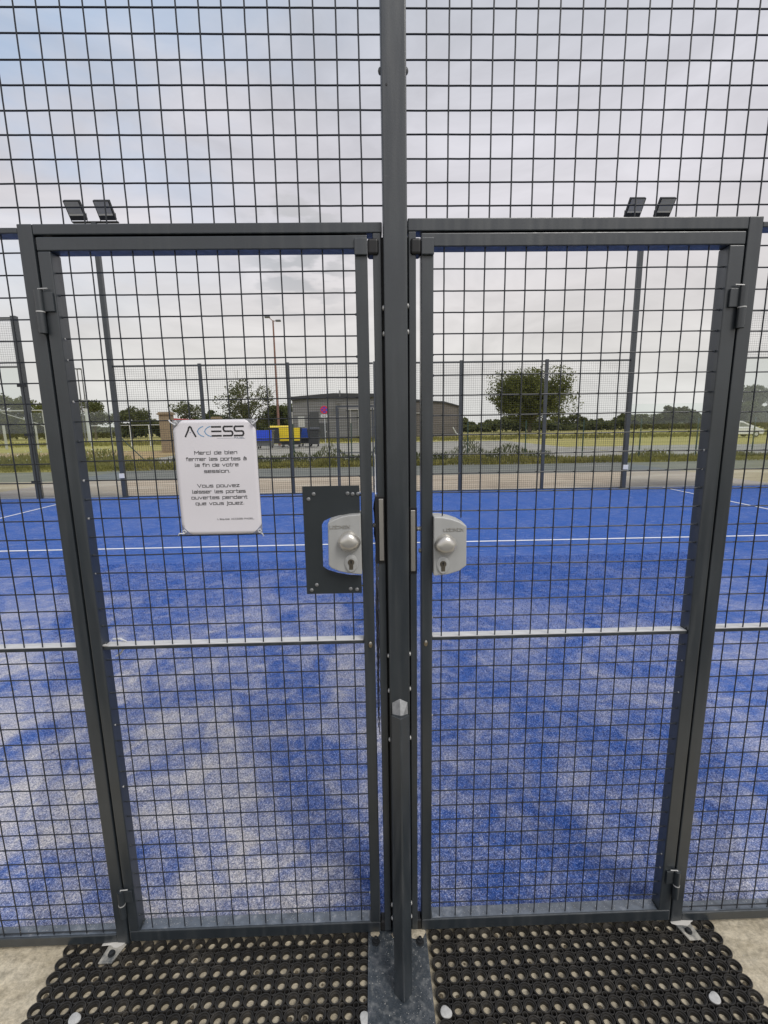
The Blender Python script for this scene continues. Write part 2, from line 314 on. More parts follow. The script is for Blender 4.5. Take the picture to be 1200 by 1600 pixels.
M['tyre'] = mat('tyre', (.02, .02, .02), .8)
M['netblack'] = mat('net_cord', (.012, .012, .014), .7)

# ------------------------------------------------------------------ ground, court
def sheet(name, x0, x1, y0, y1, z, m, nx=1, ny=1, wob=0.0):
    b = MB(); g = []
    for j in range(ny+1):
        for i in range(nx+1):
            x = x0+(x1-x0)*i/nx; y = y0+(y1-y0)*j/ny
            if wob and (j in (0, ny)): y += random.uniform(-wob, wob)
            b.v.append((x, y, z))
    for j in range(ny):
        for i in range(nx):
            a = j*(nx+1)+i; b.f.append((a, a+1, a+nx+2, a+nx+1))
    o = b.build(name, m); o['kind'] = 'structure'; return o
sheet('ground', -1200, 1200, -900, 1800, -.075, M['field'])
sheet('gravel_lot', -13, 14, 19, 50, -.066, M['gravel'], 40, 1, .9)
sheet('gravel_lot', 14.2, 60, 18.2, 33, -.0665, M['gravel'], 30, 1, .6)
sheet('earth_strip', -45, -13.2, 26, 38, -.066, M['dirt'], 30, 1, 1.2)
sheet('asphalt_path', -60, 60, 14.3, 18.3, -.060, M['asphalt'], 60, 1, .12)
sheet('concrete_apron', -40, 40, 10.2, 14.38, -.050, M['apron'])
sheet('concrete_slab', -12, 12, -1.15, .031, -.031, M['concrete'])
sheet('added_dark_ground', -30, 30, -25, -1.16, -.034, M['bounce_cut'])  # unseen ground added behind the camera, dark to cut warm bounce on steel
sheet('court_turf', -10, 10, .032, 10.0, 0.0, M['turf'])
b = MB(); b.box(-10.2, 10.2, 10.02, 10.2, -.05, .012); tag(b.build('kerb', M['kerb'], bevel=.006), kind='structure')
b = MB(); b.box(-12, 12, .0315, .0318, -.07, -.001); b.build('turf_edge', M['dark'])['kind'] = 'structure'
sheet('centre_line', -6.93, 6.93, 4.92, 4.97, .004, M['line'])
sheet('service_line', -7.0, -6.95, .05, 9.95, .0042, M['line'])
sheet('service_line', 6.95, 7.0, .05, 9.95, .0042, M['line'])

def fibres(name, n, xw, y1, seed):
    q = np.random.default_rng(seed); y = .034+(y1-.034)*q.random(n)**1.35; x = q.uniform(-1, 1, n)*(1.15+.62*y)*xw-.05
    h = q.uniform(.003, .008, n)*(1+.15*y); w_ = q.uniform(.0007, .0013, n)*(1+.22*y); th = q.uniform(0, 2*np.pi, n); ln = q.normal(0, .006, (n, 2))*(1+.1*y)[:, None]
    dx, dy = np.cos(th)*w_, np.sin(th)*w_; z0 = np.zeros(n)-.001
    A = np.stack([x-dx, y-dy, z0], 1); B = np.stack([x+dx, y+dy, z0], 1); C = np.stack([x+dx*.7+ln[:, 0], y+dy*.7+ln[:, 1], h], 1); D = np.stack([x-dx*.7+ln[:, 0], y-dy*.7+ln[:, 1], h], 1)
    V = np.stack([A, B, C, D], 1).reshape(-1, 3); return mesh_from_np(name, V, np.arange(4*n).reshape(n, 4), M['turf'])
tag(fibres('turf_fibres', 230000, 1.0, 4.2, 3), kind='stuff')
# ------------------------------------------------------------------ near fence
def wires(b, xs, zs, x0, x1, z0, z1, y=0.0, r=.0018, jit=.0009, skip=None, step=.05, n=6):
    def run(pts):
        seg = []; prev = None
        def edge(p, q):      # last point outside the cut-out between p (outside) and q (inside)
            p = Vector(p); q = Vector(q)
            for _ in range(9):
                m_ = (p+q)/2
                if skip(m_.x, m_.z): q = m_
                else: p = m_
            return tuple(p)
        for p in pts:
            inn = bool(skip and skip(p[0], p[2]))
            if inn:
                if seg: seg.append(edge(seg[-1], p)); b.tube(seg, r, n); seg = []
            else:
                if prev is not None and prev[1]: seg = [edge(p, prev[0])]
                seg.append(p)
            prev = (p, inn)
        if len(seg) > 1: b.tube(seg, r, n)
    for x in xs:
        k = max(2, int((z1-z0)/(step/2))); ph = random.uniform(0, 6); am = random.uniform(0, jit)
        tl = random.uniform(-jit, jit)
        run([(x+tl*math.sin(2.1*i/k*3+ph)+random.uniform(-.0002, .0002), y-.0021+random.uniform(-.0004, .0004), z0+(z1-z0)*i/k) for i in range(k+1)])
    for z in zs:
        k = max(2, int(abs(x1-x0)/(step/2))); ph = random.uniform(0, 6); tl = random.uniform(-jit, jit)
        run([(x0+(x1-x0)*i/k, y+.0021, z+tl*math.sin(2.5*i/k*3+ph)+random.uniform(-.0002, .0002)) for i in range(k+1)])
YF, YB = -.012, .028
fence = thing('steel_fence', 'anthracite welded mesh fence panels and frame around the two gates, with a central post', 'fence')
# post
b = MB(); b.box(-.0525, .0043, -.030, .030, -.03, 3.3); b.build('post', M['steel'], fence, bevel=.0035)
# outer frame of the doorway (tubes butted end to end)
b = MB()
b.box(-.907, -.872, YF, YB, -.035, 2.0285); b.build('frame_tube', M['steel'], fence, bevel=.0025)
b = MB(); b.box(.832, .867, YF, YB, -.035, 2.0365); b.build('frame_tube', M['steel'], fence, bevel=.0025)
b = MB(); b.box(-.8715, -.0545, YF+.0003, YB, 2.0045, 2.0284); b.build('frame_tube', M['steel'], fence, bevel=.0025)
b = MB(); b.box(.0065, .8315, YF+.0003, YB, 2.0075, 2.0364); b.build('frame_tube', M['steel'], fence, bevel=.0025)
b = MB(); b.box(-.0772, -.0572, YF, YB, -.005, 2.004); b.build('frame_tube', M['steel'], fence, bevel=.002)
b = MB(); b.box(.0080, .0262, YF, YB, -.005, 2.007); b.build('frame_tube', M['steel'], fence, bevel=.002)
# door stops closing the joints from behind
for x0, x1, z in ((-.877, -.855, 1.99), (.818, .838, 1.99)):
    b = MB(); b.box(x0, x1, YB+.0005, YB+.005, .0, z); b.build('door_stop', M['black'], fence)
for x0, x1, z0, z1 in ((-.853, -.14, 1.992, 2.014), (.09, .816, 1.995, 2.016)):
    b = MB(); b.box(x0, x1, YB+.0005, YB+.005, z0, z1); b.build('door_stop', M['black'], fence)
for x0, x1 in ((-.0571, -.0526), (.0044, .0079)):
    b = MB(); b.box(x0, x1, .004, .024, .0, 2.0); b.build('seal_strip', M['black'], fence)
# upper mesh, side mesh, rails
b = MB(); wires(b, [-.1003-.0502*k for k in range(38)], [2.0685+.05*k for k in range(19)], -2.0, -.052, 2.03, 3.0, r=.00192)
b.build('mesh_panel', M['wire'], fence)
b = MB(); wires(b, [.0525+.0503*k for k in range(38)], [2.0672+.0503*k for k in range(19)], .004, 2.0, 2.037, 3.0, r=.00192)
b.build('mesh_panel', M['wire'], fence)
b = MB(); wires(b, [-.952-.0505*k for k in range(20)], [1.9701-.05*k for k in range(40) if k != 20], -2.0, -.907, .005, 2.02)
b.build('mesh_panel', M['wire'], fence)
b = MB(); wires(b, [.902+.0495*k for k in range(22)], [1.975-.05*k for k in range(40) if k != 20], .867, 2.0, .005, 2.02)
b.build('mesh_panel', M['wire'], fence)
for s, x0, x1, zt in ((-1, -2.0, -.9075, 2.0), (1, .8675, 2.0, 2.004)):
    b = MB(); b.box(x0, x1, YF+.001, YB, zt+.008, zt+.021); b.build('frame_rail', M['steel'], fence, bevel=.002)
    b = MB(); b.box(x0, x1, YF+.001, YB, -.015, .016); rl = b.build('frame_rail', M['steel'], fence, bevel=.0025)
    b = MB(); b.box(x0+.004, x1-.004, YF+.006, YB-.003, .0162, .0172); b.build('rail_top', M['bottom_rail'], rl)
    zz = .958 if s < 0 else .966
    b = MB(); b.box(x0, x1, -.0065, .024, zz, zz+.010); rl = b.build('mid_rail', M['steel'], fence, bevel=.0015)
    b = MB(); b.box(x0+.003, x1-.003, -.0058, .0235, zz+.0102, zz+.0112); b.build('rail_top', M['rail_pale'], rl)
    xp = s*2.0; b = MB(); b.box(xp, xp+s*.06, -.03, .03, -.03, 3.1) if s > 0 else b.box(xp-.06, xp, -.03, .03, -.03, 3.1); b.build('post', M['steel'], fence, bevel=.003)
b = MB(); b.box(-2.0, -.053, YF, YB, 3.0, 3.04); b.build('frame_rail', M['steel'], fence)
b = MB(); b.box(.005, 2.0, YF, YB, 3.0, 3.04); b.build('frame_rail', M['steel'], fence)
# bolts between post and gate frame
for z in (1.8348, 1.7749, .9257, .8201, .6668, .0985, .0488):
    for sx, x in ((-1, -.0527), (1, .0045)):
        b = MB(); b.lathe((x, -.017, z+(.004 if sx > 0 else 0)), 'x', [(.0062, 0), (.006, sx*.0016), (.0045, sx*.0032), (.0015, sx*.0042)], 14); b.build('bolt', M['zinc'], fence, smooth=True)
for sx, x in ((-1, -.0527), (1, .0045)):
    b = MB(); b.lathe((x, -.010, 2.339), 'x', [(.0075, 0), (.0072, sx*.002), (.005, sx*.0045), (.001, sx*.0058)], 14); b.build('bolt', M['grey_paint'], fence, smooth=True)
b = MB(); b.lathe((-.0405, -.0303, 2.300), 'y', [(.0028, 0), (.0022, -.0004)], 10, .8, 1.1); b.build('paint_chip', M['black'], fence)
# strike boxes
b = MB(); b.box(-.0835, -.0578, YF-.0025, YB, 1.190, 1.372); h = b.build('strike_box', M['black'], fence, bevel=.001)
b = MB(); b.box(-.0735, -.0612, YF-.0065, YF-.003, 1.1994, 1.366); b.build('strike_plate', M['stainless'], h, bevel=.0012)
b = MB(); b.box(.0068, .0268, YF-.0025, YB, 1.160, 1.341); h = b.build('strike_box', M['black'], fence, bevel=.001)
b = MB(); b.box(.0092, .0222, YF-.0065, YF-.003, 1.168, 1.3345); b.build('strike_plate', M['stainless'], h, bevel=.0035)
# rubber flap strip torn along the left strike
b = MB(); pl = [(-.0835, 1.365), (-.0865, 1.35), (-.0885, 1.335), (-.0868, 1.325), (-.0855, 1.30), (-.0872, 1.287), (-.0880, 1.265), (-.0835, 1.24), (-.0825, 1.20), (-.0775, 1.20), (-.0775, 1.365)]
b.prism(pl, .012, .015); b.build('rubber_flap', M['black'], fence)
# slanted foot stay
p0, p1 = Vector((-.0243, -.047, .765)), Vector((-.030, -.176, -.012))
b = MB(); b.tube([p0, p1], .0262, 4, True, math.pi/4 if False else 0); st = b.build('stay', M['steel'], fence, bevel=.0035)
b = MB()
ax, zt = -.0243, .765
b.add([(ax-.0215, -.0435, zt+.001), (ax, -.0665, zt-.014), (ax+.0215, -.0435, zt+.001), (ax-.0215, -.031, zt+.026), (ax, -.0305, zt+.037), (ax+.0215, -.031, zt+.026), (ax-.0205, -.048, zt-.022), (ax, -.0695, zt-.034), (ax+.0205, -.048, zt-.022)],
      [(0, 1, 4, 3), (1, 2, 5, 4), (6, 7, 1, 0), (7, 8, 2, 1)])
cp = b.build('stay_cap', M['cap'], st); cp['label'] = 'sloping cap of the stay, sky reflection painted into its pale grey'  # paler than the stay because the sky's reflection is painted in
# base plate
b = MB(); b.box(-.130, .052, -.34, .05, -.024, -.010); bp_ = b.build('base_plate', M['base'], fence, bevel=.003)
for x, y in ((-.106, -.040), (.030, -.045), (-.106, -.268), (.030, -.268)):
    b = MB(); b.lathe((x, y, -.010), 'z', [(.0125, 0), (.0125, .002), (.009, .0022), (.009, .009), (.0055, .0092), (.0052, .018), (.003, .019)], 6 if False else 14); b.build('anchor_bolt', M['dark'], bp_, smooth=True)
for (cx, cy, s) in ((.024, -.018, .020), (-.108, -.016, .012), (-.045, -.022, .010)):
    b = MB(); pl = [(cx+s*(1+.3*random.random())*math.cos(t)*1.05, cy+s*.8*(1+.4*random.random())*math.sin(t)) for t in [i*2*math.pi/14 for i in range(14)]]
    b.add([(x, y, -.0085) for x, y in pl]+[(cx, cy, -.0050)], [(i, (i+1) % 14, 14) for i in range(14)]); d = b.build('mortar_patch', M['concrete'], bp_); d['label'] = 'crumbs of beige mortar on the base plate'
# small feet of the outer frame tubes
for cx, sx in ((-.905, -1), (.866, 1)):
    b = MB(); b.add([(cx-.026, -.013, -.0135), (cx+.026, -.013, -.0135), (cx+.020+sx*.012, -.066, -.0135), (cx-.020+sx*.012, -.066, -.0135), (cx-.026, -.013, -.019), (cx+.026, -.013, -.019), (cx+.020+sx*.012, -.066, -.019), (cx-.020+sx*.012, -.066, -.019)],
          [(3, 2, 1, 0), (4, 5, 6, 7), (0, 1, 5, 4), (1, 2, 6, 5), (2, 3, 7, 6), (3, 0, 4, 7)])
    ft = b.build('foot_plate', M['dusty'], fence, bevel=.0015)
    b = MB(); mx_, my_ = cx-.012 if sx < 0 else cx+.002, -.012; pl = [(mx_+.030*(1+.35*random.uniform(-1, 1))*math.cos(t), my_+.012*(1+.5*random.uniform(-1, 1))*math.sin(t)) for t in [i*2*math.pi/14 for i in range(14)]]
    b.add([(x, y, -.0125) for x, y in pl]+[(mx_, my_, -.0095)], [(i, (i+1) % 14, 14) for i in range(14)]); d = b.build('mortar_patch', M['kerb'], ft); d['label'] = 'pale crumbs of mortar on the foot plate'
    b = MB(); b.lathe((cx+sx*.004, -.042, -.0135), 'z', [(.0105, 0), (.0105, .002), (.0075, .0022), (.0075, .008), (.004, .009)], 14); b.build('anchor_bolt', M['dark'], ft, smooth=True)

# ------------------------------------------------------------------ gates
def inlock_l(x, z): return -.2250 < x < -.10 and 1.156 < z < 1.327
def inlock_r(x, z): return .06 < x < .153 and 1.165 < z < 1.309
def dome(c, r, depth, m, name, parent, n=28):
    b = MB(); prof = [(r*1.0, .001)]+[(r*math.cos(t)**.62, -depth*math.sin(t)) for t in [i*math.pi/2/12 for i in range(12)]]+[(.0006, -depth)]
    vs0 = len(b.v); b.lathe(c, 'y', prof, n)
    # pear outline: narrower at the top, fuller below
    b.v = [(c[0]+(x-c[0])*(1-.20*max(0, (z-c[2])/r)), y, c[2]+(z-c[2])*(1.0 if z > c[2] else .86)) for x, y, z in b.v]
    return b.build(name, m, parent, smooth=True)
# stroke lettering (square technical capitals and small letters)
G = {'a': (4.7, [[(.2,5),(4.7,5),(4.7,0),(0,0),(0,2.7),(4.7,2.7)]]), 'b': (4.7, [[(0,7),(0,0),(4.7,0),(4.7,5),(0,5)]]), 'c': (4.7, [[(4.7,5),(0,5),(0,0),(4.7,0)]]),
 'd': (4.7, [[(4.7,7),(4.7,0),(0,0),(0,5),(4.7,5)]]), 'e': (4.7, [[(4.7,0),(0,0),(0,5),(4.7,5),(4.7,2.6),(0,2.6)]]), 'f': (2.6, [[(2.8,7),(.9,7),(.9,0)],[(-.2,5),(2.6,5)]]),
 'i': (.4, [[(0,0),(0,5)],[(0,6.3),(0,7)]]), 'j': (1.0, [[(.8,5),(.8,-2),(-.6,-2)],[(.8,6.3),(.8,7)]]), 'l': (.9, [[(0,7),(0,0),(.9,0)]]),
 'm': (7.4, [[(0,0),(0,5),(7.4,5),(7.4,0)],[(3.7,5),(3.7,0)]]), 'n': (4.7, [[(0,0),(0,5),(4.7,5),(4.7,0)]]), 'o': (4.9, [[(0,0),(0,5),(4.9,5),(4.9,0),(0,0)]]),
 'p': (4.7, [[(0,-2),(0,5),(4.7,5),(4.7,0),(0,0)]]), 'q': (4.7, [[(4.7,-2),(4.7,5),(0,5),(0,0),(4.7,0)]]), 'r': (3.2, [[(0,0),(0,5),(3.2,5)]]),
 's': (4.6, [[(4.6,5),(0,5),(0,2.6),(4.6,2.6),(4.6,0),(0,0)]]), 't': (2.8, [[(.9,7),(.9,0),(2.8,0)],[(-.2,5),(2.8,5)]]), 'u': (4.7, [[(0,5),(0,0),(4.7,0),(4.7,5)]]),
 'v': (4.8, [[(0,5),(2.4,0),(4.8,5)]]), 'z': (4.5, [[(0,5),(4.5,5),(0,0),(4.5,0)]]), 'à': (4.7, [[(.2,5),(4.7,5),(4.7,0),(0,0),(0,2.7),(4.7,2.7)],[(1.6,7.4),(2.9,6.3)]]),
 'é': (4.7, [[(4.7,0),(0,0),(0,5),(4.7,5),(4.7,2.6),(0,2.6)],[(1.8,6.3),(3.1,7.4)]]), "'": (.5, [[(.2,7),(.2,5.8)]]), '.': (.6, [[(.2,0),(.2,.3)]]), ' ': (2.6, []),
 'M': (6.6, [[(0,0),(0,7),(3.3,3),(6.6,7),(6.6,0)]]), 'V': (6.2, [[(0,7),(3.1,0),(6.2,7)]]), 'L': (4.8, [[(0,7),(0,0),(4.8,0)]]), 'A': (5.6, [[(0,0),(2.8,7),(5.6,0)],[(1,2.3),(4.6,2.3)]]),
 'C': (5.2, [[(5.2,7),(0,7),(0,0),(5.2,0)]]), 'E': (5, [[(5,7),(0,7),(0,0),(5,0)],[(0,3.6),(4.6,3.6)]]), 'S': (5.2, [[(5.2,7),(0,7),(0,3.6),(5.2,3.6),(5.2,0),(0,0)]]),
 'P': (5, [[(0,0),(0,7),(5,7),(5,3.2),(0,3.2)]]), 'D': (5.2, [[(0,0),(0,7),(4.2,7),(5.2,5.8),(5.2,1.2),(4.2,0),(0,0)]]), 'O': (5.4, [[(0,0),(0,7),(5.4,7),(5.4,0),(0,0)]]),
 'I': (.4, [[(.2,0),(.2,7)]]), 'N': (5.4, [[(0,0),(0,7),(5.4,0),(5.4,7)]]), 'X': (5.4, [[(0,0),(5.4,7)],[(0,7),(5.4,0)]])}
def twidth(s, gap=1.75): return sum(G[c][0]+gap for c in s)-gap
def strokes(b, s, cx, z, sx, sz, t, y, thick=0.0, yf=None, gap=1.75, slant=0.0):
    x = cx-twidth(s, gap)*sx/2; k = 0
    for c in s:
        for pl in G[c][1]:
            for (ax_, az), (bx, bz) in zip(pl[:-1], pl[1:]):
                a = Vector((x+(ax_+slant*az)*sx, z+az*sz)); e_ = Vector((x+(bx+slant*bz)*sx, z+bz*sz)); d = (e_-a)
                if d.length < 1e-9: continue
                d.normalize(); nn = Vector((-d.y, d.x))*t/2; a2 = a-d*t/2; e2 = e_+d*t/2; k += 1
                q = [a2-nn, e2-nn, e2+nn, a2+nn]; dy = (k % 5)*.000012
                ys = [(yf(p.x, p.y) if yf else y)-dy for p in q]
                if thick:
                    b.add([(p.x, yy, p.y) for p, yy in zip(q, ys)]+[(p.x, y+thick, p.y) for p in q], [(0, 1, 2, 3), (4, 7, 6, 5), (0, 4, 5, 1), (1, 5, 6, 2), (2, 6, 7, 3), (3, 7, 4, 0)])
                else: b.add([(p.x, yy, p.y) for p, yy in zip(q, ys)], [(0, 1, 2, 3)])
        x += (G[c][0]+gap)*sx
def lock(gate, poly, kx, kz, ex, ez, tx, tz, latches, side):
    b = MB(); b.prism(poly, -.030, .034); lk = b.build('lock', M['lock'], gate, bevel=.0028, seg=3)
    b = MB(); b.lathe((kx, -.0302, kz-.001), 'y', [(.0318, 0), (.0312, -.0012)], 28, .96, .84); b.build('rosette', M['lock'], lk, smooth=True)
    dome((kx, -.0314, kz), .0300, .025, M['knob'], 'knob', lk)
    b = MB(); b.lathe((ex, -.0302, ez+.0025), 'y', [(.0172, 0), (.0166, -.0022), (.0150, -.0030)], 28, 1, 1.45); b.lathe((ex, -.0332, ez), 'y', [(.0135, 0), (.0130, -.0012)], 28, 1, 1.50); es = b.build('escutcheon', M['lock'], lk, smooth=True)
    b = MB(); b.lathe((ex, -.0344, ez+.0062), 'y', [(.0086, 0), (.0084, -.0014), (.0040, -.0014)], 20); b.box(ex-.0052, ex+.0052, -.0352, -.0344, ez-.0135, ez+.001)
    cy = b.build('cylinder', M['cyl'], lk, smooth=False)
    b = MB(); b.box(ex-.0013, ex+.0013, -.0362, -.0359, ez+.002, ez+.0120); b.box(ex-.0026, ex+.0026, -.0364, -.0363, ez+.0068, ez+.0092); b.build('keyhole', M['black'], lk)
    b = MB(); strokes(b, 'LOCINOX', tx, tz, .00122, .00098, .0013, -.0314, .0016); b.build('embossed_lettering', M['knob'], lk)
    for (x0, x1, z, rr) in latches:
        b = MB(); b.lathe((x0, .004, z), 'x', [(rr*.7, 0), (rr, (x1-x0)*.3), (rr*.7, (x1-x0)*.5), (rr, (x1-x0)*.7), (rr*.9, x1-x0)], 14); b.build('latch', M['latch'], lk, smooth=True)
def hinge(gate, x, z0, z1, s):
    b = MB(); zm = (z0+z1)/2
    b.tube([(x, YF-.008, z0), (x, YF-.008, zm-.0015)], .0092, 14); b.tube([(x, YF-.008, zm+.0015), (x, YF-.008, z1)], .0092, 14)
    h = b.build('hinge', M['steel'], gate, smooth=True)
    b = MB(); b.tube([(x, YF-.008, zm-.0014), (x, YF-.008, zm+.0014)], .0100, 14); b.build('washer', M['zinc'], h, smooth=True)
    b = MB(); b.box(min(x, x+s*.031), max(x, x+s*.031), YF-.0062, YF-.0004, z0+.050, z1-.004) ; b.box(min(x-s*.016, x), max(x-s*.016, x), YF-.0040, YF-.0004, z0+.004, z1-.052)
    b.build('hinge_leaf', M['steel'], h, bevel=.001)
    b = MB(); b.tube([(x, YF-.008, z1), (x, YF-.008, z1+.003), (x+s*.022, YF-.0072, z1+.004)], .0016, 6); b.build('hinge_pin', M['zinc'], h)
def make_gate(name, label, xo0, xo1, xi0, xi1, zt, zb, vx, hz, midz, hx, hs, s):
    g = thing(name, label, 'gate', (hx, 0, 0))
    xl, xr = min(xo0, xo1), max(xo0, xo1)
    il, ir = min(xi0, xi1), max(xi0, xi1)
    for a, c in ((xl, il), (ir, xr)):
        b = MB(); b.box(a, c, YF, YB, zb+.0385, zt-.031); b.build('stile', M['steel'], g, bevel=.0025)
    b = MB(); b.box(xl, xr, YF-.0004, YB, zt-.0305, zt); b.build('top_rail', M['steel'], g, bevel=.0025)
    b = MB(); b.box(xl, xr, YF-.0004, YB, zb, zb+.038); br = b.build('bottom_rail', M['steel'], g, bevel=.0025)
    b = MB(); b.box(il+.004, ir-.004, YF+.0045, YB-.0025, zb+.0382, zb+.0392); b.build('rail_top', M['bottom_rail'], br)
    b = MB(); wires(b, vx, hz, il, ir, zb+.034, zt-.028, skip=(inlock_l if s < 0 else inlock_r))
    b.build('mesh_panel', M['wire'], g)
    b = MB(); b.box(il, ir, -.0065, .0235, midz, midz+.0095); mr = b.build('mid_rail', M['steel'], g, bevel=.0015)
    b = MB(); b.box(il+.002, ir-.002, -.0058, .0235, midz+.0097, midz+.0107); b.build('rail_top', M['rail_pale'], mr)
    for z0, z1 in hs: hinge(g, hx, z0, z1, -s)
    return g
gl = make_gate('gate', 'left dark grey mesh gate, with the notice on it and a plate behind its lock', -.8665, -.0905, -.8365, -.1205, 2.0000, -.0095,
    [-.149-.05*i for i in range(14)], [1.9246-.05*k for k in range(39) if k != 19], .9585, -.872, ((1.784, 1.881), (.092, .186)), -1)
gr = make_gate('gate', 'right dark grey mesh gate, with a silver lock but no notice or plate', .0388, .8275, .0688, .7905, 2.0035, -.0075,
    [.0953+.05*i for i in range(14)], [1.927-.05*k for k in range(39) if k != 19], .9625, .831, ((1.779, 1.876), (.088, .185)), 1)
# weld beads where wires and rails meet the stiles
for g, xa, xb, z0 in ((gl, -.8355, -.1215, 1.9246), (gr, .0698, .7895, 1.927)):
    for k in range(1, 38):
        for x in (xa, xb):
            if random.random() < .7:
                b = MB(); z = z0-.05*k+random.uniform(-.0006, .0006); r_ = random.uniform(.0022, .0034); b.lathe((x, .0021, z), 'x', [(r_*.3, -r_), (r_, -r_*.4), (r_, r_*.4), (r_*.3, r_)], 7)
                b.build('weld_bead', M['steel'] if random.random() < .75 else M['zinc'], g, smooth=True)
# corner blocks reaching over the slit
for g, x0, x1, c0, c1 in ((gl, -.1215, -.0905, -.0902, -.0630), (gr, .0388, .0692, .0125, .0385)):
    b = MB(); b.box(x0, x1, -.0185, YF-.0006, 1.9535, 1.9925); b.build('corner_block', M['steel'], g, bevel=.0025)
    b = MB(); b.box(c0, c1, -.0185, .020, 1.9545, 1.9915); b.build('end_cap', M['black'], g, bevel=.006, seg=3)
    b = MB(); b.box(c0, c1, YF+.001, .020, -.009, .028); b.build('end_cap', M['black'], g, bevel=.004)
polyL = [(-.207,1.3058),(-.2036,1.3091),(-.1901,1.3163),(-.1716,1.3227),(-.1517,1.3265),(-.1210,1.3285),(-.1210,1.1653),(-.1561,1.1697),(-.1814,1.1756),(-.2013,1.1848),(-.2085,1.192)]
polyR = [(.0693,1.3173),(.0896,1.3165),(.1147,1.3112),(.1366,1.3035),(.1558,1.2916),(.1568,1.1838),(.1384,1.17),(.1077,1.1605),(.0693,1.1574)]
lock(gl, polyL[::-1], -.1525, 1.2560, -.1490, 1.1950, -.176, 1.2925, [(-.0903, -.0785, 1.2915, .0068)], -1)
lock(gr, polyR, .0998, 1.2430, .0940, 1.1850, .1215, 1.279, [(.0270, .0386, 1.2800, .0066), (.0325, .0386, 1.2190, .0066)], 1)
# lock guard plate with its cut-out
cut = [(-.1235,1.3270),(-.1529,1.3256),(-.1783,1.3227),(-.2021,1.3163),(-.2193,1.308),(-.2248,1.2977),(-.2258,1.1834),(-.2141,1.1741),(-.1868,1.1645),(-.1576,1.1585),(-.1235,1.1560)]
b = MB(); outer = [(-.1235,1.401),(-.2724,1.401),(-.2724,1.1067),(-.1235,1.1067)]
b.prism([outer[0], *cut[:6], (-.2724, 1.2977), outer[1]][::-1], -.0075, -.0045); b.prism([(-.2724, 1.2977), cut[5], cut[6], (-.2724, 1.1834)][::-1], -.0075, -.0045); b.prism([(-.2724, 1.1834), cut[6], *cut[7:], outer[3], outer[2]][::-1], -.0075, -.0045)
pt = b.build('lock_plate', M['plate'], gl)
for x, z in ((-.2431,1.3805),(-.257,1.3672),(-.1546,1.3805),(-.1413,1.3786),(-.1275,1.3790),(-.2448,1.1323),(-.2592,1.1181),(-.1534,1.1192),(-.1361,1.117)):
    b = MB(); b.lathe((x, -.0077, z), 'y', [(.0052, 0), (.0050, -.0012), (.0036, -.0026), (.0018, -.0030)], 14); b.lathe((x+.0004, -.0108, z), 'y', [(.0016, 0), (.0014, -.0002)], 6); b.build('bolt', M['cap'], pt, smooth=True)
for g, x in ((gl, -.1030), (gr, .0505)):
    b = MB(); b.lathe((x, YF-.0008, .958), 'y', [(.0052, 0), (.0050, -.0018)], 18, 1, 1.75); sc_ = b.build('adjusting_screw', M['brass'], g, smooth=True)
    b = MB(); b.lathe((x, YF-.0028, .9625), 'y', [(.0040, 0), (.0028, -.0016), (.0008, -.0019)], 14); b.build('screw_head', M['knob'], sc_, smooth=True)
# chipped weld on the hinge side of the mid rail, loose strip behind it
b = MB(); b.tube([(-.836, -.006, .972), (-.829, -.009, .974), (-.824, -.004, .969)], [.003, .004, .002], 7); b.build('weld', M['zinc'], gl, smooth=True)
b = MB(); b.tube([(-.822, .018, .979), (-.800, .018, .9795), (-.786, .017, .972), (-.790, .016, .955), (-.806, .015, .935), (-.817, .014, .930)], [.0022, .003, .003, .0026, .003, .002], 6); b.build('loose_strip', M['tie'], gl, smooth=True)

# ------------------------------------------------------------------ notice
sg = thing('notice_sign', 'white laminated notice in French with ACCESS heading, tied to the left gate', 'sign', (-.487, 0, 1.2776))
SX0, SX1, SZ0, SZ1 = -.592, -.382, 1.2776, 1.5757
def yfun(x, z, off=0.0):
    a = (x-SX0)/(SX1-SX0); c = (z-SZ0)/(SZ1-SZ0)
    return -.0075-.0030*math.sin(math.pi*a)*(.6+.4*c)+.0012*math.sin(2*math.pi*c+1)-off
def spoly(name, pts, off, m, par):
    # polygon clipped to a fine grid so that it follows the slight bow of the sheet
    b = MB(); nx, nz = 24, 34; (xa, xb, za, zb_, c1) = pts
    idx = {}
    def V(i, j):
        x = xa+(xb-xa)*i/nx; z = za+(zb_-za)*j/nz
        # pull the corners in
        for cx, cz in ((xa, za), (xb, za), (xa, zb_), (xb, zb_)):
            dx, dz = abs(x-cx), abs(z-cz)
            if dx+dz < c1: k = (c1-dx-dz)/2; x += k if cx == xa else -k; z += k if cz == za else -k
        return (x, yfun(x, z, off), z)
    for j in range(nz+1):
        for i in range(nx+1): b.v.append(V(i, j))
    for j in range(nz):
        for i in range(nx): a = j*(nx+1)+i; b.f.append((a, a+1, a+nx+2, a+nx+1))
    o = b.build(name, m, par, smooth=True); md = o.modifiers.new('thickness', 'SOLIDIFY'); md.thickness = .0003; md.offset = -1; return o
spoly('laminate', (SX0, SX1, SZ0, SZ1, .0006), 0, M['film'], sg)
spoly('sheet', (SX0+.0012, SX1-.0012, SZ0+.0012, SZ1-.0012, .023), .0005, M['paper'], sg)
yf = lambda x, z: yfun(x, z, .0010)
cxp = -.487; px = .000249
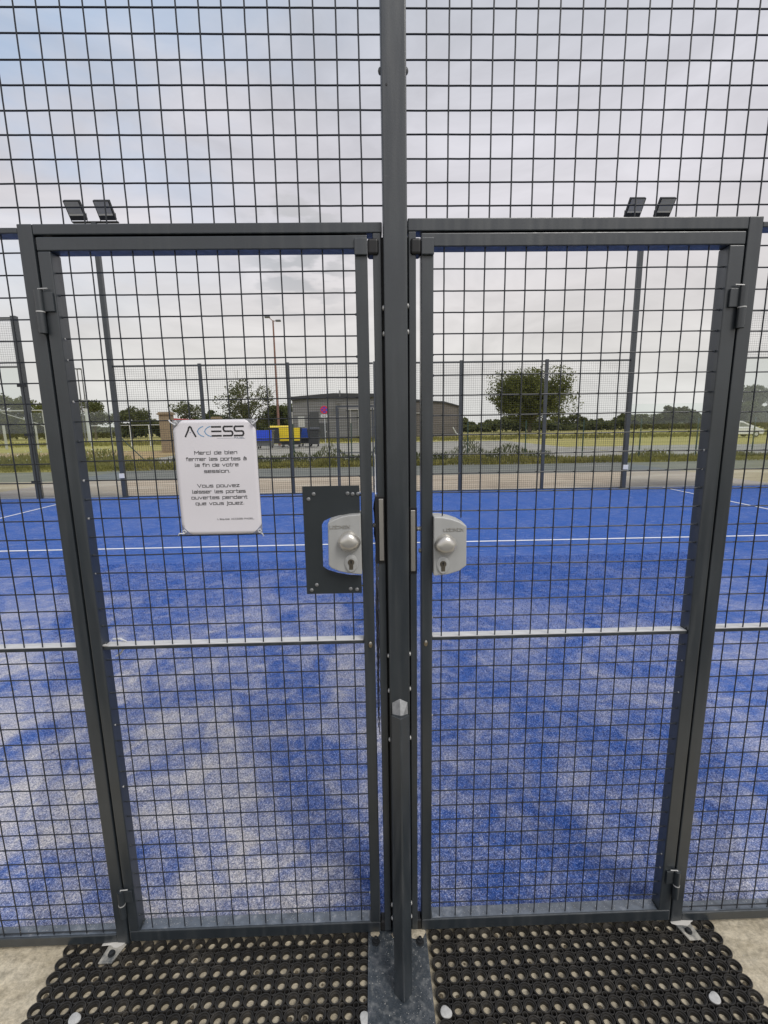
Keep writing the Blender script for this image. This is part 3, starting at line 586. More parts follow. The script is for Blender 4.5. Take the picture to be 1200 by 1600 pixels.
for para in ((('Merci de bien', 458, 430), ('fermer les portes à', 522, 612), ('la fin de votre', 583, 440), ('session.', 647, 260)), (('Vous pouvez', 798, 430), ('laisser les portes', 860, 545), ('ouvertes pendant', 922, 575), ('que vous jouez.', 984, 500))):
    for s_, cy, wd in para:
        b = MB(); strokes(b, s_, cxp, SZ1-(cy-108)*px, wd*px/twidth(s_), .00115, .00135, 0, yf=yf); b.build('text_line', M['ink'], sg)
s_ = "L'équipe ACCESS PADEL."; b = MB(); strokes(b, s_, cxp+.0385, SZ1-(1146-108)*px, 385*px/twidth(s_), .00052, .0006, 0, yf=yf)
b.build('text_line', M['ink'], sg)
def lg(x, y): return (cxp-.0745+x*.000244, SZ1-(175-108)*px-y*px)
def pl_(b, pts, t):
    for k, (a, c) in enumerate(zip(pts[:-1], pts[1:])):
        a = Vector(lg(*a)); c = Vector(lg(*c)); d = (c-a).normalized(); nn = Vector((-d.y, d.x))*t/2; a2 = a-d*t*.45; c2 = c+d*t*.45
        b.add([(p.x, yf(p.x, p.y)-.00001*(k % 4), p.y) for p in (a2-nn, c2-nn, c2+nn, a2+nn)], [(0, 1, 2, 3)])
b = MB(); T = .0040
pl_(b, [(5, 100), (36, 40), (46, 12), (57, 3), (68, 12), (78, 40), (110, 100)], T)
b.build('logo_letter', M['ink'], sg); b = MB()
for y in (8, 53, 98): pl_(b, [(283, y), (373, y)], T)
b.build('logo_letter', M['ink'], sg)
for x in (400, 512):
    b = MB(); pl_(b, [(x+92, 6), (x+14, 6), (x+4, 14), (x+2, 30), (x+8, 48), (x+20, 53), (x+78, 53), (x+90, 60), (x+94, 76), (x+88, 92), (x+76, 98), (x, 98)], T)
    b.build('logo_letter', M['ink'], sg)
for x in (128, 203): b = MB(); pl_(b, [(x+64+2*0, 3), (x+38, 12), (x+16, 30), (x+4, 52), (x+16, 76), (x+38, 94), (x+66, 103)], .0020); b.build('logo_letter', M['inkblue'], sg)
b = MB(); pl_(b, [(330, 123), (505, 123)], .0005); b.build('logo_rule', M['inkgrey'], sg)
b = MB(); pl_(b, [(53, 62), (61, 62)], .0018); b.build('logo_dot', M['inkgrey'], sg); b = MB()
strokes(b, 'PADEL', cxp-.0745+.000244*560, SZ1-(303-108)*px, .00082, .00050, .0007, 0, yf=yf, slant=.2); b.build('text_line', M['inkgrey'], sg)
for x, z, dx, dz in ((-.583, 1.567, -.011, .006), (-.389, 1.566, .010, .006), (-.585, 1.287, -.012, -.006), (-.389, 1.286, .008, -.010)):
    b = MB(); b.tube([(x, -.0125, z-.004), (x-.003, -.015, z+.003), (x+.003, -.0145, z+.006), (x+.006, -.012, z), (x, -.0135, z-.004), (x+dx, -.014, z+dz*.6), (x+dx*1.3, -.012, z+dz*1.4)], .0016, 6); b.build('cable_tie', M['tie'], sg, smooth=True)

# ------------------------------------------------------------------ ring mats
def ring_mat(name, label, x0, nx, ny):
    g = thing(name, label, 'mat', (x0+nx*PX/2, Y0-ny*PY/2, -.037)); b = MB()
    zb, zt = -.0308, -.0150
    prof = [(.0184, zb), (.0187, -.0215), (.0187, -.0168), (.0181, -.0152), (.0158, -.0150), (.0152, -.0158), (.0150, -.0192), (.0118, -.0196), (.0112, -.0206), (.0109, zb+.0004)]
    n = 18
    for j in range(ny):
        for i in range(nx):
            cx = x0+(i+.5)*PX; cy = Y0-(j+.5)*PY; dz = .0006*math.sin(i*.9+j*.5)
            base = len(b.v)
            for rr, z in prof:
                for k in range(n):
                    t = 2*math.pi*k/n; b.v.append((cx+rr*math.cos(t)*PX/.0385, cy+rr*math.sin(t)*PY/.0385, z+dz))
            for q in range(len(prof)-1):
                for k in range(n):
                    a, c = base+q*n+k, base+q*n+(k+1) % n; b.f.append((a, c, c+n, a+n))
            if i < nx-1 and j < ny-1:      # small sleeve in the gap between four rings
                sx, sy = cx+PX/2, cy-PY/2; base = len(b.v); m = 10
                pr = [(.0086, -.030), (.0086, -.0172), (.0078, -.0162), (.0062, -.0162), (.0056, -.0172), (.0050, -.0295)]
                for rr, z in pr:
                    for k in range(m): t = 2*math.pi*k/m; b.v.append((sx+rr*math.cos(t), sy+rr*math.sin(t), z))
                for q in range(len(pr)-1):
                    for k in range(m): a, c = base+q*m+k, base+q*m+(k+1) % m; b.f.append((a, c, c+m, a+m))
                b.f.append(tuple(base+(len(pr)-1)*m+k for k in range(m)))
            # short webs tying neighbours together, a little below the rims
            if i < nx-1: b.box(cx+PX/2-.004, cx+PX/2+.004, cy-.0035, cy+.0035, -.030, -.0188)
            if j < ny-1: b.box(cx-.0035, cx+.0035, cy-PY/2-.004, cy-PY/2+.004, -.030, -.0188)
    o = b.build('rings', M['rubber'], g, smooth=True)
    d = MB()
    for j in range(ny):
        for i in range(nx):
            if random.random() < .30:      # holes partly filled with washed-in earth
                cx = x0+(i+.5)*PX+random.uniform(-.004, .004); cy = Y0-(j+.5)*PY+random.uniform(-.004, .004); k = 9; rr = random.uniform(.004, .0095); hh = random.uniform(.001, .004)
                d.add([(cx+rr*random.uniform(.7, 1.1)*math.cos(2*math.pi*q/k), cy+rr*random.uniform(.7, 1.1)*math.sin(2*math.pi*q/k), -.0307) for q in range(k)]+[(cx, cy, -.0307+hh)], [(q, (q+1) % k, k) for q in range(k)])
    do = d.build('washed_in_dirt', M['soil'], g); do['kind'] = 'stuff'; return g
PX, PY, Y0 = .0393, .0380, -.0035
ml = ring_mat('rubber_mat', 'black rubber ring mat under the left gate', -1.066, 24, 17)
mr_ = ring_mat('rubber_mat', 'black rubber ring mat under the right gate', .060, 23, 17)
for g, x, y in ((ml, -.923, -.200), (ml, -.137, -.226), (mr_, .083, -.220), (mr_, .828, -.214)):
    b = MB(); pr = []
    n = 24; p1, p2 = random.uniform(0, 6), random.uniform(0, 6); rs = [.0145*(1+.10*math.sin(2*2*math.pi*k/24+p1)+.06*math.sin(3*2*math.pi*k/24+p2)) for k in range(n)]
    lay = [(1, -.0155), (1, -.0125), (.8, -.0112), (.3, -.0108)]
    for s_, z in lay:
        for k in range(n): t = 2*math.pi*k/n; b.v.append((x+rs[k]*s_*math.cos(t), y+rs[k]*1.02*s_*math.sin(t), z))
    for q in range(3):
        for k in range(n): a, c = q*n+k, q*n+(k+1) % n; b.f.append((a, c, c+n, a+n))
    b.f.append(tuple(3*n+k for k in range(n))); b.build('fixing_disc', M['white'], g, smooth=True)

# loose sand grains gathered on the rails, the base plate and along the slab
def grit():
    P = []
    for _ in range(420): P.append((random.uniform(-.128, .050), random.uniform(-.33, -.01), -.0098))
    for _ in range(900): P.append((random.choice((-1, 1))*random.uniform(.1, 1.3), random.uniform(-.004, .024), (.0335 if random.random() < .5 else .0325)))
    for _ in range(1400): P.append((random.uniform(-1.5, 1.4), random.uniform(-.6, .03)-.0*_, -.0306))
    for _ in range(260): P.append((random.choice((-1, 1))*random.uniform(.1, 1.3), random.uniform(-.003, .022), random.choice((.9708, .9738))))
    P = np.array(P); n = len(P); s_ = rg.uniform(.0004, .0013, n)[:, None]; off = np.array([[1, 0, 0], [-.5, .87, 0], [-.5, -.87, 0], [0, 0, 1.2]])
    V = (P[:, None, :]+off[None]*s_[:, None, :]*rg.uniform(.6, 1.3, (n, 4, 1))).reshape(-1, 3); b0 = np.arange(n)[:, None]*4
    F = np.concatenate([b0+np.array([0, 1, 3]), b0+np.array([1, 2, 3]), b0+np.array([2, 0, 3])]); return mesh_from_np('sand_grains', V, F, M['kerb'])
rg = np.random.default_rng(11); tag(grit(), kind='stuff')
# ------------------------------------------------------------------ net
nn_ = thing('court_net', 'black court net seen end on behind the centre post', 'net', (-.03, 5, 0))
b = MB(); NX = lambda y: -.033-.046*max(0, 1-max(0, y-.75)/9.0)
SAG = lambda y: .04*math.sin(math.pi*(y-.15)/9.7)
BOT = lambda y: .03+.10*max(0, 1-(y-.75)/.5)**2
ru = random.uniform
for i in range(int(9.1/.045)+1):
    y = .75+.045*i; X = NX(y); b.tube([(X+ru(-.004, .004), y, BOT(y)), (X+ru(-.008, .008), y, .30), (X+ru(-.008, .008), y, .60), (X, y, .90-SAG(y))], .0014, 3, False)
for k in range(20):
    pts = []
    for i in range(46):
        y = .75+9.1*i/45; zb_ = BOT(y); pts.append((NX(y)+ru(-.013, .012), y, zb_+(.90-SAG(y)-zb_)*k/19))
    b.tube(pts, .0014, 3, False)
b.build('netting', M['netblack'], nn_)
b = MB(); P = [(2.3+7.55*i/24) for i in range(25)]
for a, c in zip(P[:-1], P[1:]):
    za, zc = .905-.04*math.sin(math.pi*(a-.15)/9.7), .905-.04*math.sin(math.pi*(c-.15)/9.7)
    X, X2 = NX(a), NX(c)
    b.add([(X-.004, a, za-.03), (X-.004, a, za+.02), (X+.004, a, za+.02), (X+.004, a, za-.03), (X2-.004, c, zc-.03), (X2-.004, c, zc+.02), (X2+.004, c, zc+.02), (X2+.004, c, zc-.03)],
          [(0, 1, 5, 4), (1, 2, 6, 5), (2, 3, 7, 6), (3, 0, 4, 7)])
b.build('tape', M['white_paint'], nn_)

# a strand of the net's top cord up to the post
b = MB(); b.tube([(-.045, .04, .895), (NX(.75), .75, .885), (NX(2.3), 2.3, .88)], .004, 6); b.build('cord', M['netblack'], nn_)

# ------------------------------------------------------------------ far side fence
ff = thing('court_fence', 'tall mesh fence with posts along the far side of the blue court', 'fence', (0, 10, 0))
YFF = 10.0
for x in (-4, -2, 0, 2, 4):
    b = MB(); b.box(x-.035, x+.035, YFF-.03, YFF+.03, .0, 3.04); b.build('post', M['steel'], ff)
for x in (-8, 8):
    b = MB(); b.box(x-.055, x+.055, YFF-.05, YFF+.05, .0, 4.1); b.build('post', M['steel'], ff)
for x in (-10, 10):
    b = MB(); b.box(x-.05, x+.05, YFF-.05, YFF+.05, .0, 4.1); b.build('post', M['steel'], ff)
def meshpan(x0, x1, z0, z1, r=.0018):
    b = MB(); n = int(round((x1-x0)/.05))
    for i in range(n+1): b.tube([(x0+(x1-x0)*i/n, YFF, z0), (x0+(x1-x0)*i/n, YFF, z1)], r, 4)
    m = int(round((z1-z0)/.05))
    for k in range(m+1): b.tube([(x0, YFF+.004, z0+(z1-z0)*k/m), (x1, YFF+.004, z0+(z1-z0)*k/m)], r, 4)
    b.build('mesh_panel', M['wire'], ff)
for x0, x1 in ((-5.95, -4.04), (-3.96, -2.04), (-1.96, -.93), (.93, 1.96), (2.04, 3.96), (4.04, 5.95)):
    meshpan(x0, x1, .03, 2.98)
    for z0, z1 in ((2.985, 3.02), (.0, .025)): b = MB(); b.box(x0, x1, YFF-.015, YFF+.015, z0, z1); b.build('rail', M['steel'], ff)
for s in (-1, 1):
    meshpan(min(s*.04, s*.9), max(s*.04, s*.9), 2.06, 2.98); meshpan(min(s*.09, s*.86), max(s*.09, s*.86), .05, 1.98)
    for z0, z1 in ((2.02, 2.055), (2.985, 3.02)): b = MB(); b.box(min(s*.04, s*.93), max(s*.04, s*.93), YFF-.018, YFF+.018, z0, z1); b.build('rail', M['steel'], ff)
    b = MB(); b.box(min(s*.895, s*.93), max(s*.895, s*.93), YFF-.02, YFF+.02, .0, 2.0195); b.box(min(s*.865, s*.89), max(s*.865, s*.89), YFF-.02, YFF+.02, .03, 2.0); b.box(min(s*.055, s*.085), max(s*.055, s*.085), YFF-.02, YFF+.02, .03, 2.0)
    b.box(min(s*.09, s*.86), max(s*.09, s*.86), YFF-.015, YFF+.015, .955, .975); b.build('gate_frame', M['steel'], ff)
    x0, x1 = sorted((s*8.06, s*9.94)); meshpan(x0, x1, 3.04, 4.04)
    for z0, z1 in ((4.05, 4.08), (3.0, 3.03)): b = MB(); b.box(x0, x1, YFF-.02, YFF+.02, z0, z1); b.build('rail', M['steel'], ff)
    b = MB(); b.box(x0, x1, YFF-.005, YFF+.005, .02, 2.99); b.build('glass_pane', M['glass'], ff)
    x0, x1 = sorted((s*6.06, s*7.93)); b = MB(); b.box(x0, x1, YFF-.005, YFF+.005, .02, 2.0); b.build('glass_pane', M['glass'], ff)
    for z in (.4, 1.5, 2.6):
        b = MB(); b.box(s*8-.10 if s > 0 else s*8-.11, s*8+.11 if s > 0 else s*8+.10, YFF-.07, YFF-.052, z-.03, z+.03); b.build('clamp', M['dark'], ff)

def flood(x, label, lean):
    g = thing('floodlight_mast', label, 'floodlight mast', (x, 10, 0), 0, 'floodlight masts at the far corners')
    b = MB(); b.box(-.05, .05, -.05, .05, 0, 5.98); local(b.build('pole', M['steel'], g, bevel=.008))
    b = MB(); b.box(-.11, .11, -.11, .11, 0, .015); local(b.build('base_plate', M['steel'], g))
    b = MB(); b.box(-.46, .52, -.03, .03, 5.981, 6.010); local(b.build('crossbar', M['dark'], g, bevel=.005))
    for sx in ((-.31, .31) if lean > 0 else (-.26, .40)):
        c0 = Vector((sx, -.12, 6.20)); rot = Matrix.Rotation(R_(38), 4, 'X')
        def tr(b): b.v = [tuple(c0+rot.to_3x3() @ Vector(p)) for p in b.v]; return b
        b = MB(); b.box(-.17, .17, -.035, .045, -.20, .17); hd = local(tr(b).build('lamp_head', M['dark'], g, bevel=.01))
        b = MB(); b.box(-.148, .148, -.040, -.0355, -.07, .15); local(tr(b).build('lamp_glass', M['flood_glass'], hd))
        b = MB(); b.box(-.148, .148, -.040, -.0355, -.105, -.072); local(tr(b).build('reflector_edge', M['flood_edge'], hd))
        b = MB(); b.tube([(sx-.17, .0, 6.01), (sx-.17, -.02, 6.17)], .008, 6); b.tube([(sx+.17, .0, 6.01), (sx+.17, -.02, 6.17)], .008, 6); local(b.build('bracket', M['grey_paint'], hd))
    b = MB(); b.box(-.06, .06, -.075, -.052, .46, .57); jb = local(b.build('junction_box', M['white_paint'], g, bevel=.004))
    return g
flood(-6, 'dark floodlight mast with two square lamps, left of the court beyond the notice', 1)
flood(6, 'dark floodlight mast with two square lamps, right of the court beside the round tree', -1)

# ------------------------------------------------------------------ background
rg = np.random.default_rng(5)
def leaves(P, size, flat=.5):
    n = len(P); a = rg.normal(size=(n, 3)); a /= np.linalg.norm(a, axis=1)[:, None]
    c = np.cross(a, rg.normal(size=(n, 3))); c /= np.linalg.norm(c, axis=1)[:, None]
    s = (size*rg.uniform(.5, 1.3, n))[:, None]; a = a*s; c = c*s*.6
    V = np.stack([P-a, P-c, P+a, P+c], 1).reshape(-1, 3); F = np.arange(4*n).reshape(n, 4); return V, F
def tree(name, label, loc, h, wx, trunk_h, m, n=4500, leaf_s=.28, group=None, clumps=26, dens=1.0, limbs=7, flat=.8, bare=False, qr=(.35, .92)):
    t = thing(name, label, 'tree', loc, 0, group)
    cz = trunk_h+(h-trunk_h)*.5; rz = (h-trunk_h)*.5; cl = []
    for _ in range(clumps):
        d = rg.normal(size=3); d /= np.linalg.norm(d); q = rg.uniform(*qr)
        cl.append((np.array([d[0]*wx*q, d[1]*wx*q*.9, cz+d[2]*rz*q]), rg.uniform(.16, .36)*min(wx, rz*1.4)))
    P = []
    for c, rr in cl:
        k = int(n/clumps); d = rg.normal(size=(k, 3)); d /= np.linalg.norm(d, axis=1)[:, None]; P.append(c+d*(rr*rg.uniform(.35, 1.08, k)**.6)[:, None]*np.array([1.15, 1.1, flat]))
    P = np.concatenate(P); P = P[P[:, 2] > trunk_h*.55]; P = P[rg.random(len(P)) < dens]
    V, F = leaves(P, leaf_s); mesh_from_np('crown', V, F, m, t)
    b = MB(); b.tube([(0, 0, -.1), (.05, 0, trunk_h*.6), (0, .05, trunk_h*1.1), (0, 0, cz+rz*.3)], [h*.035, h*.027, h*.022, h*.008], 8)
    for c, rr in cl[:limbs]:
        s0 = Vector((0, 0, trunk_h*rg.uniform(.8, 1.3))); e0 = Vector(c); md = (s0+e0)/2+Vector((0, 0, .08*h)); b.tube([s0, md, e0], [h*.014, h*.009, h*.003], 5)
        if bare:
            for _ in range(7):
                d = Vector(rg.normal(size=3))*wx*.28; d.z = abs(d.z)*.9; b.tube([md+(e0-md)*rg.random(), e0+d], [h*.004, h*.0012], 4)
    local(b.build('trunk', M['bark'], t, smooth=True)); return t
tree('broad_tree', 'big round dark green tree standing alone right of the boarded building', (33.6, 100, 0), 13.6, 8.8, 1.6, M['leaf_olive'], 34000, .23, clumps=110, limbs=16, flat=.95, qr=(.25, .93))
tree('tree', 'pale trunked small tree half hidden by the lone big round tree', (36.6, 99, 0), 9.0, 3.0, 3.4, M['leaf_olive'], 2600, .26, clumps=16)
TG = 'trees on the skyline'
for nm, lb, loc, h, wx, th, m, n, kw in (
  ('tree', 'low rounded tree on the skyline just right of the right floodlight mast', (66.5, 104, 0), 5.6, 4.6, 1.2, M['leaf_mid'], 4200, {}),
  ('tree', 'small bush like tree on the skyline between the floodlight mast and the right gate stile', (73, 108, 0), 4.4, 4.4, .8, M['leaf_dark'], 3200, {}),
  ('tree', 'dark spreading tree at the far right edge, above the white car', (83.5, 98, 0), 9.2, 7.0, 1.0, M['leaf_dark'], 9000, {}),
  ('tree', 'lower dark tree just left of the spreading tree above the white car', (76.5, 101, 0), 5.6, 4.5, .6, M['leaf_dark'], 4200, {}),
  ('tree', 'wide brownish green tree at the far left behind the goal', (-78, 101, 0), 9.3, 8.0, .6, M['leaf_olive'], 9500, {}),
  ('tree', 'brown tinged tree between the goal and the left gate frame', (-69, 103, 0), 8.2, 7.0, .6, M['leaf_olive'], 7500, {}),
  ('tree', 'ragged grey green tree right of the thin lamps on the left', (-57, 98, 0), 8.6, 4.2, 1.5, M['leaf_mid'], 3000, dict(bare=True)),
  ('tree', 'sparse tree just left of the left floodlight mast', (-51, 101, 0), 7.0, 5.0, 1, M['leaf_mid'], 3400, {}),
  ('tree', 'thin sparse tree above the left edge of the notice', (-38, 98, 0), 7.6, 4.2, 1.6, M['leaf_mid'], 1500, dict(bare=True)),
  ('tree', 'airy half bare tree left of the rusty street lamp', (-25.5, 96, 0), 10.6, 6.2, 2.0, M['leaf_mid'], 2600, dict(bare=True, limbs=14)),
  ('tree', 'dense green tree beside the left end of the boarded building', (-18.6, 98, 0), 6.8, 4.4, .8, M['leaf_dark'], 5200, {}),
  ('tree', 'small shrubby tree behind the stone pillar', (-32, 94, 0), 5.4, 4.0, .6, M['leaf_dark'], 3400, {})):
    tree(nm, lb, loc, h, wx, th, m, int(n*1.5), .22, TG, clumps=30, **kw)
# distant hedgerow mass
def hedge(name, x0, x1, y, h, n, m, s=.45):
    x = rg.uniform(x0, x1, n); env = h*(.66+.24*np.sin(x*.21)+.12*np.sin(x*.57+1)+.08*np.sin(x*1.7)); P = np.stack([x, y+rg.normal(0, 1.3, n), env*rg.random(n)**.55], 1); V, F = leaves(P, s); return mesh_from_np(name, V, F, m)
tag(hedge('hedgerow', -130, 8, 118, 4.0, 26000, M['leaf_mid']), kind='stuff')
tag(hedge('hedgerow', 18, 135, 122, 3.1, 22000, M['leaf_mid']), kind='stuff')
tag(hedge('woodland', -260, 260, 230, 6.5, 30000, M['leaf_mid'], .8), kind='stuff')
# weeds along the path edge
def weeds(name, x0, x1, y0, y1, h, n, m, s=.05):
    x = rg.uniform(x0, x1, n); k = .35+.65*(.5+.5*np.sin(x*1.3+np.sin(x*.41)*2))*(.55+.45*np.sin(x*3.1+1)); k = np.clip(k, .12, 1.1)
    y = rg.uniform(y0, y1, n); z = h*k*rg.random(n)**1.3; P = np.stack([x, y, z-.05], 1); nq = len(P)
    d = rg.normal(0, .35, (nq, 3)); d[:, 2] = 1; d /= np.linalg.norm(d, axis=1)[:, None]; c = np.cross(d, rg.normal(size=(nq, 3))); c /= np.linalg.norm(c, axis=1)[:, None]
    a = d*(s*2.0*rg.uniform(.5, 1.4, nq))[:, None]; c = c*(s*.5*rg.uniform(.4, 1.2, nq))[:, None]
    V = np.stack([P-a, P-c, P+a, P+c], 1).reshape(-1, 3); return mesh_from_np(name, V, np.arange(4*nq).reshape(nq, 4), m)
tag(weeds('weeds', -13, 22, 18.3, 20.2, .42, 26000, M['weed']), kind='stuff')
tag(weeds('weeds', -9, 8, 19.4, 20.8, 1.05, 9000, M['leaf_mid'], .045), kind='stuff')
tag(weeds('weeds', -34, -13, 18.6, 24.5, .75, 26000, M['weed'], .06), kind='stuff')
tag(weeds('meadow_grass', -60, 80, 52, 62, .55, 16000, M['weed'], .12), kind='stuff')
P = np.stack([rg.uniform(-30, -12, 500), rg.uniform(19, 24, 500), rg.uniform(.35, .8, 500)], 1); V, F = leaves(P, .035); tag(mesh_from_np('wild_flowers', V, F, M['flower']), kind='stuff')

# green mesh fence along the path
gf = thing('green_mesh_fence', 'thin dark green wire fence along the weeds behind the far path', 'fence', (0, 19.3, 0))
xs = [-11.3+2.57*i for i in range(13)]
def gy(x): return 19.9-.02*x if x < 0 else 19.6
for x in xs:
    b = MB(); b.box(x-.025, x+.025, gy(x)-.02, gy(x)+.02, -.06, 1.75); b.build('post', M['green_steel'], gf)
b = MB(); b.tube([(-11.3, 19.9, 1.45), (-9.9, 19.9, -.05)], .022, 6); b.build('brace', M['green_steel'], gf)
b = MB()
for a, c in zip(xs[:-1], xs[1:]):
    k = int((c-a)/.1)
    for i in range(1, k): x = a+(c-a)*i/k; b.tube([(x, gy(x), 0), (x, gy(x), 1.62)], .0022, 3, False)
    for z in (.05, .45, .85, 1.25, 1.6): b.tube([(a, gy(a), z), (c, gy(c), z)], .003, 3, False)
b.build('mesh_panel', M['green_steel'], gf)
# boarded building
bd = thing('boarded_building', 'low grey building with dark horizontal boarding and doors behind the bins', 'building', (-3, 62, 0))
b = MB(); b.prism([(-10.5, -.1), (4.2, -.1), (4.2, 5.35), (-5.1, 5.55), (-10.5, 5.2)], 62, 74); b.build('wall', M['slat_grey'], bd)
b = MB(); b.prism([(-10.7, 5.2), (-5.1, 5.55), (4.4, 5.35), (4.4, 5.80), (-5.1, 6.02), (-10.7, 5.62)], 61.7, 74.2); b.build('roof', M['fascia'], bd)
for x0, x1, z1 in ((-8.25, -7.1, 3.7), (-7.05, -6.0, 2.2)):
    b = MB(); b.box(x0, x1, 61.9, 61.99, 0, z1); d = b.build('door', M['door'], bd)
    b = MB(); b.box(x1-.2, x1-.1, 61.85, 61.9, 1.0, 1.15); b.build('handle', M['trim'], d)
for x in (-3.0, -1.9, -1.2, .2, 1.3):
    b = MB(); b.box(x, x+.10, 61.86, 61.98, 0, 3.85); b.build('downpipe', M['trim'], bd)
b = MB(); b.box(-3.4, 3.5, 61.84, 61.97, 3.86, 3.98); b.build('trim_rail', M['trim'], bd)
b = MB(); b.box(-4.4, -3.9, 60.9, 61.69, 4.95, 5.1); b.box(-4.25, -4.1, 61.0, 61.2, 5.5, 6.3); b.build('vent_pipe', M['grey_paint'], bd)
b = MB(); b.box(-10.62, -10.5, 61.84, 61.98, 0, 3.7); b.build('downpipe', M['trim'], bd)
bd2 = thing('brown_boarded_annex', 'brown boarded building with sloping roof edge right of the centre post', 'building', (9, 75, 0))
b = MB(); b.prism([(4.3, -.1), (13.9, -.1), (13.9, 4.55), (11.5, 5.2), (4.3, 5.75)], 75, 86); b.build('wall', M['slat_brown'], bd2)
b = MB(); b.prism([(4.3, 5.75), (11.5, 5.2), (13.95, 4.55), (13.95, 4.75), (11.5, 5.42), (4.3, 6.02)], 74.8, 86.2); b.build('roof', M['fascia'], bd2)
for x in (6.4, 7.9, 9.2, 13.75):
    b = MB(); b.box(x, x+.13, 74.84, 74.98, 0, 3.6 if x < 9 else 4.55); b.build('downpipe', M['trim'], bd2)
b = MB(); b.box(6.0, 9.6, 74.84, 74.95, 3.62, 3.74); b.build('trim_rail', M['trim'], bd2)
b = MB(); b.tube([(12.6, 73.5, 1.4), (13.1, 73.5, .5), (13.6, 73.5, 0)], [.10, .12, .16], 7); tag(b.build('leaning_post', M['palegrey']), 'short pale post leaning at the right corner of the brown annex', 'post')
b = MB(); b.tube([(6.7, 74, -.05), (6.7, 74, 1.6)], .18, 10); b.lathe((6.7, 74, 1.6), 'z', [(.18, 0), (.14, .12), (.04, .18)], 10)
bo = tag(b.build('bollard', M['bin_yellow']), 'yellow bollard with dark bands in front of the brown annex', 'bollard')
b = MB()
for z in (.35, .75, 1.15): b.lathe((6.7, 74, z), 'z', [(.186, 0), (.186, .15)], 10)
b.build('band', M['black'], bo)
# notice board by the bins
nb = thing('notice_board', 'small pale notice board standing by the grey building behind the yellow bin', 'notice board', (-9.1, 60.5, 0))
b = MB(); b.box(-9.6, -8.75, 60.45, 60.52, 1.75, 3.05); b.build('panel', M['palegrey'], nb)
b = MB(); b.box(-9.52, -8.83, 60.43, 60.449, 1.9, 2.92); b.build('poster', M['trim'], nb)
for x in (-9.5, -8.9):
    b = MB(); b.box(x-.04, x+.04, 60.53, 60.6, 0, 1.9); b.build('leg', M['grey_paint'], nb)
# bins
def binn(x, y, wdt, h, body, lid, label, openlid=False, d=1.05, drop=.85):
    g = thing('waste_container', label, 'waste bin', (x, y, 0), 0, 'wheeled waste containers')
    b = MB(); t = .10
    b.add([(-wdt/2+t, -d/2+t, .22), (wdt/2-t, -d/2+t, .22), (wdt/2-t, d/2-t, .22), (-wdt/2+t, d/2-t, .22), (-wdt/2, -d/2, h-.12), (wdt/2, -d/2, h-.12), (wdt/2, d/2, h-.12), (-wdt/2, d/2, h-.12)],
          [(0, 3, 2, 1), (4, 5, 6, 7), (0, 1, 5, 4), (1, 2, 6, 5), (2, 3, 7, 6), (3, 0, 4, 7)])
    local(b.build('body', body, g, bevel=.03))
    b = MB(); b.box(-wdt/2-.04, wdt/2+.04, -d/2-.04, d/2+.04, h-.118, h-.05); local(b.build('rim', body, g, bevel=.01))
    b = MB()
    if openlid: b.prism([(-wdt/2, h-.05), (-wdt/2+.03, h-drop), (wdt/2-.03, h-drop), (wdt/2, h-.05)][::-1], -d/2-.10, -d/2-.05)
    else:
        k = 8; pts = [(-d/2-.03+(d+.06)*i/k, h-.048+.16*math.sin(math.pi*i/k)) for i in range(k+1)]
        b.add([(-wdt/2-.03, y_, z_) for y_, z_ in pts]+[(wdt/2+.03, y_, z_) for y_, z_ in pts], [(i, i+k+1, i+k+2, i+1) for i in range(k)]+[tuple(range(k+1)), tuple(range(2*k+1, k, -1))])
    local(b.build('lid', lid, g, bevel=.01))
    for sx in (-1, 1):
        for sy in (-1, 1):
            b = MB(); b.lathe((sx*(wdt/2-.18)-.03, sy*(d/2-.2), .1), 'x', [(.10, 0), (.10, .06)], 12); local(b.build('wheel', M['tyre'], g))
    b = MB(); b.box(-wdt/2-.07, -wdt/2-.03, -.2, .2, h-.32, h-.26); b.box(wdt/2+.03, wdt/2+.07, -.2, .2, h-.32, h-.26); local(b.build('handle', M['dark'], g))
binn(-8.72, 37.2, 1.35, 1.50, M['bin_grey'], M['bin_blue'], 'grey wheeled container with a bright blue lid hanging down its front, beside the notice', True)
binn(-8.5, 42.6, 1.9, 1.72, M['bin_dark'], M['bin_yellow'], 'dark container with a flat yellow lid behind the blue lidded one')
binn(-6.95, 39.0, 1.72, 1.66, M['bin_dark'], M['bin_yellow'], 'wide container with a bright yellow lid hanging over its front', True, drop=1.12)
binn(-5.95, 41.5, 1.15, 1.62, M['bin_dark'], M['bin_navy'], 'container with a dark blue front between the yellow one and the charcoal one', True, drop=.95)
binn(-5.05, 39.4, 1.0, 1.52, M['bin_dark'], M['bin_dark'], 'charcoal grey container at the right end of the row of bins')
# no stopping sign
ns = thing('road_sign', 'round red and purple no stopping sign on a pale pole by the bins', 'road sign', (-4.35, 42, 0))
b = MB(); b.tube([(-4.35, 42, -.05), (-4.35, 42, 3.5)], .035, 8); b.build('pole', M['palegrey'], ns)
b = MB(); b.lathe((-4.35, 41.93, 3.16), 'y', [(.36, .03), (.36, 0)], 28); dk = b.build('disc', M['sign_red'], ns)
b = MB(); b.lathe((-4.35, 41.922, 3.16), 'y', [(.27, .006), (.27, 0)], 28); b.build('face', M['sign_blue'], dk)
b = MB()
for s in (-1, 1):
    c = Vector((-4.35, 3.16)); d = Vector((s*.7071, .7071)); n_ = Vector((-d.y, d.x))*.038
    b.add([(p.x, 41.915-.002*s, p.y) for p in (c-d*.27-n_, c+d*.27-n_, c+d*.27+n_, c-d*.27+n_)], [(0, 1, 2, 3)])
b.build('cross', M['sign_red'], dk)
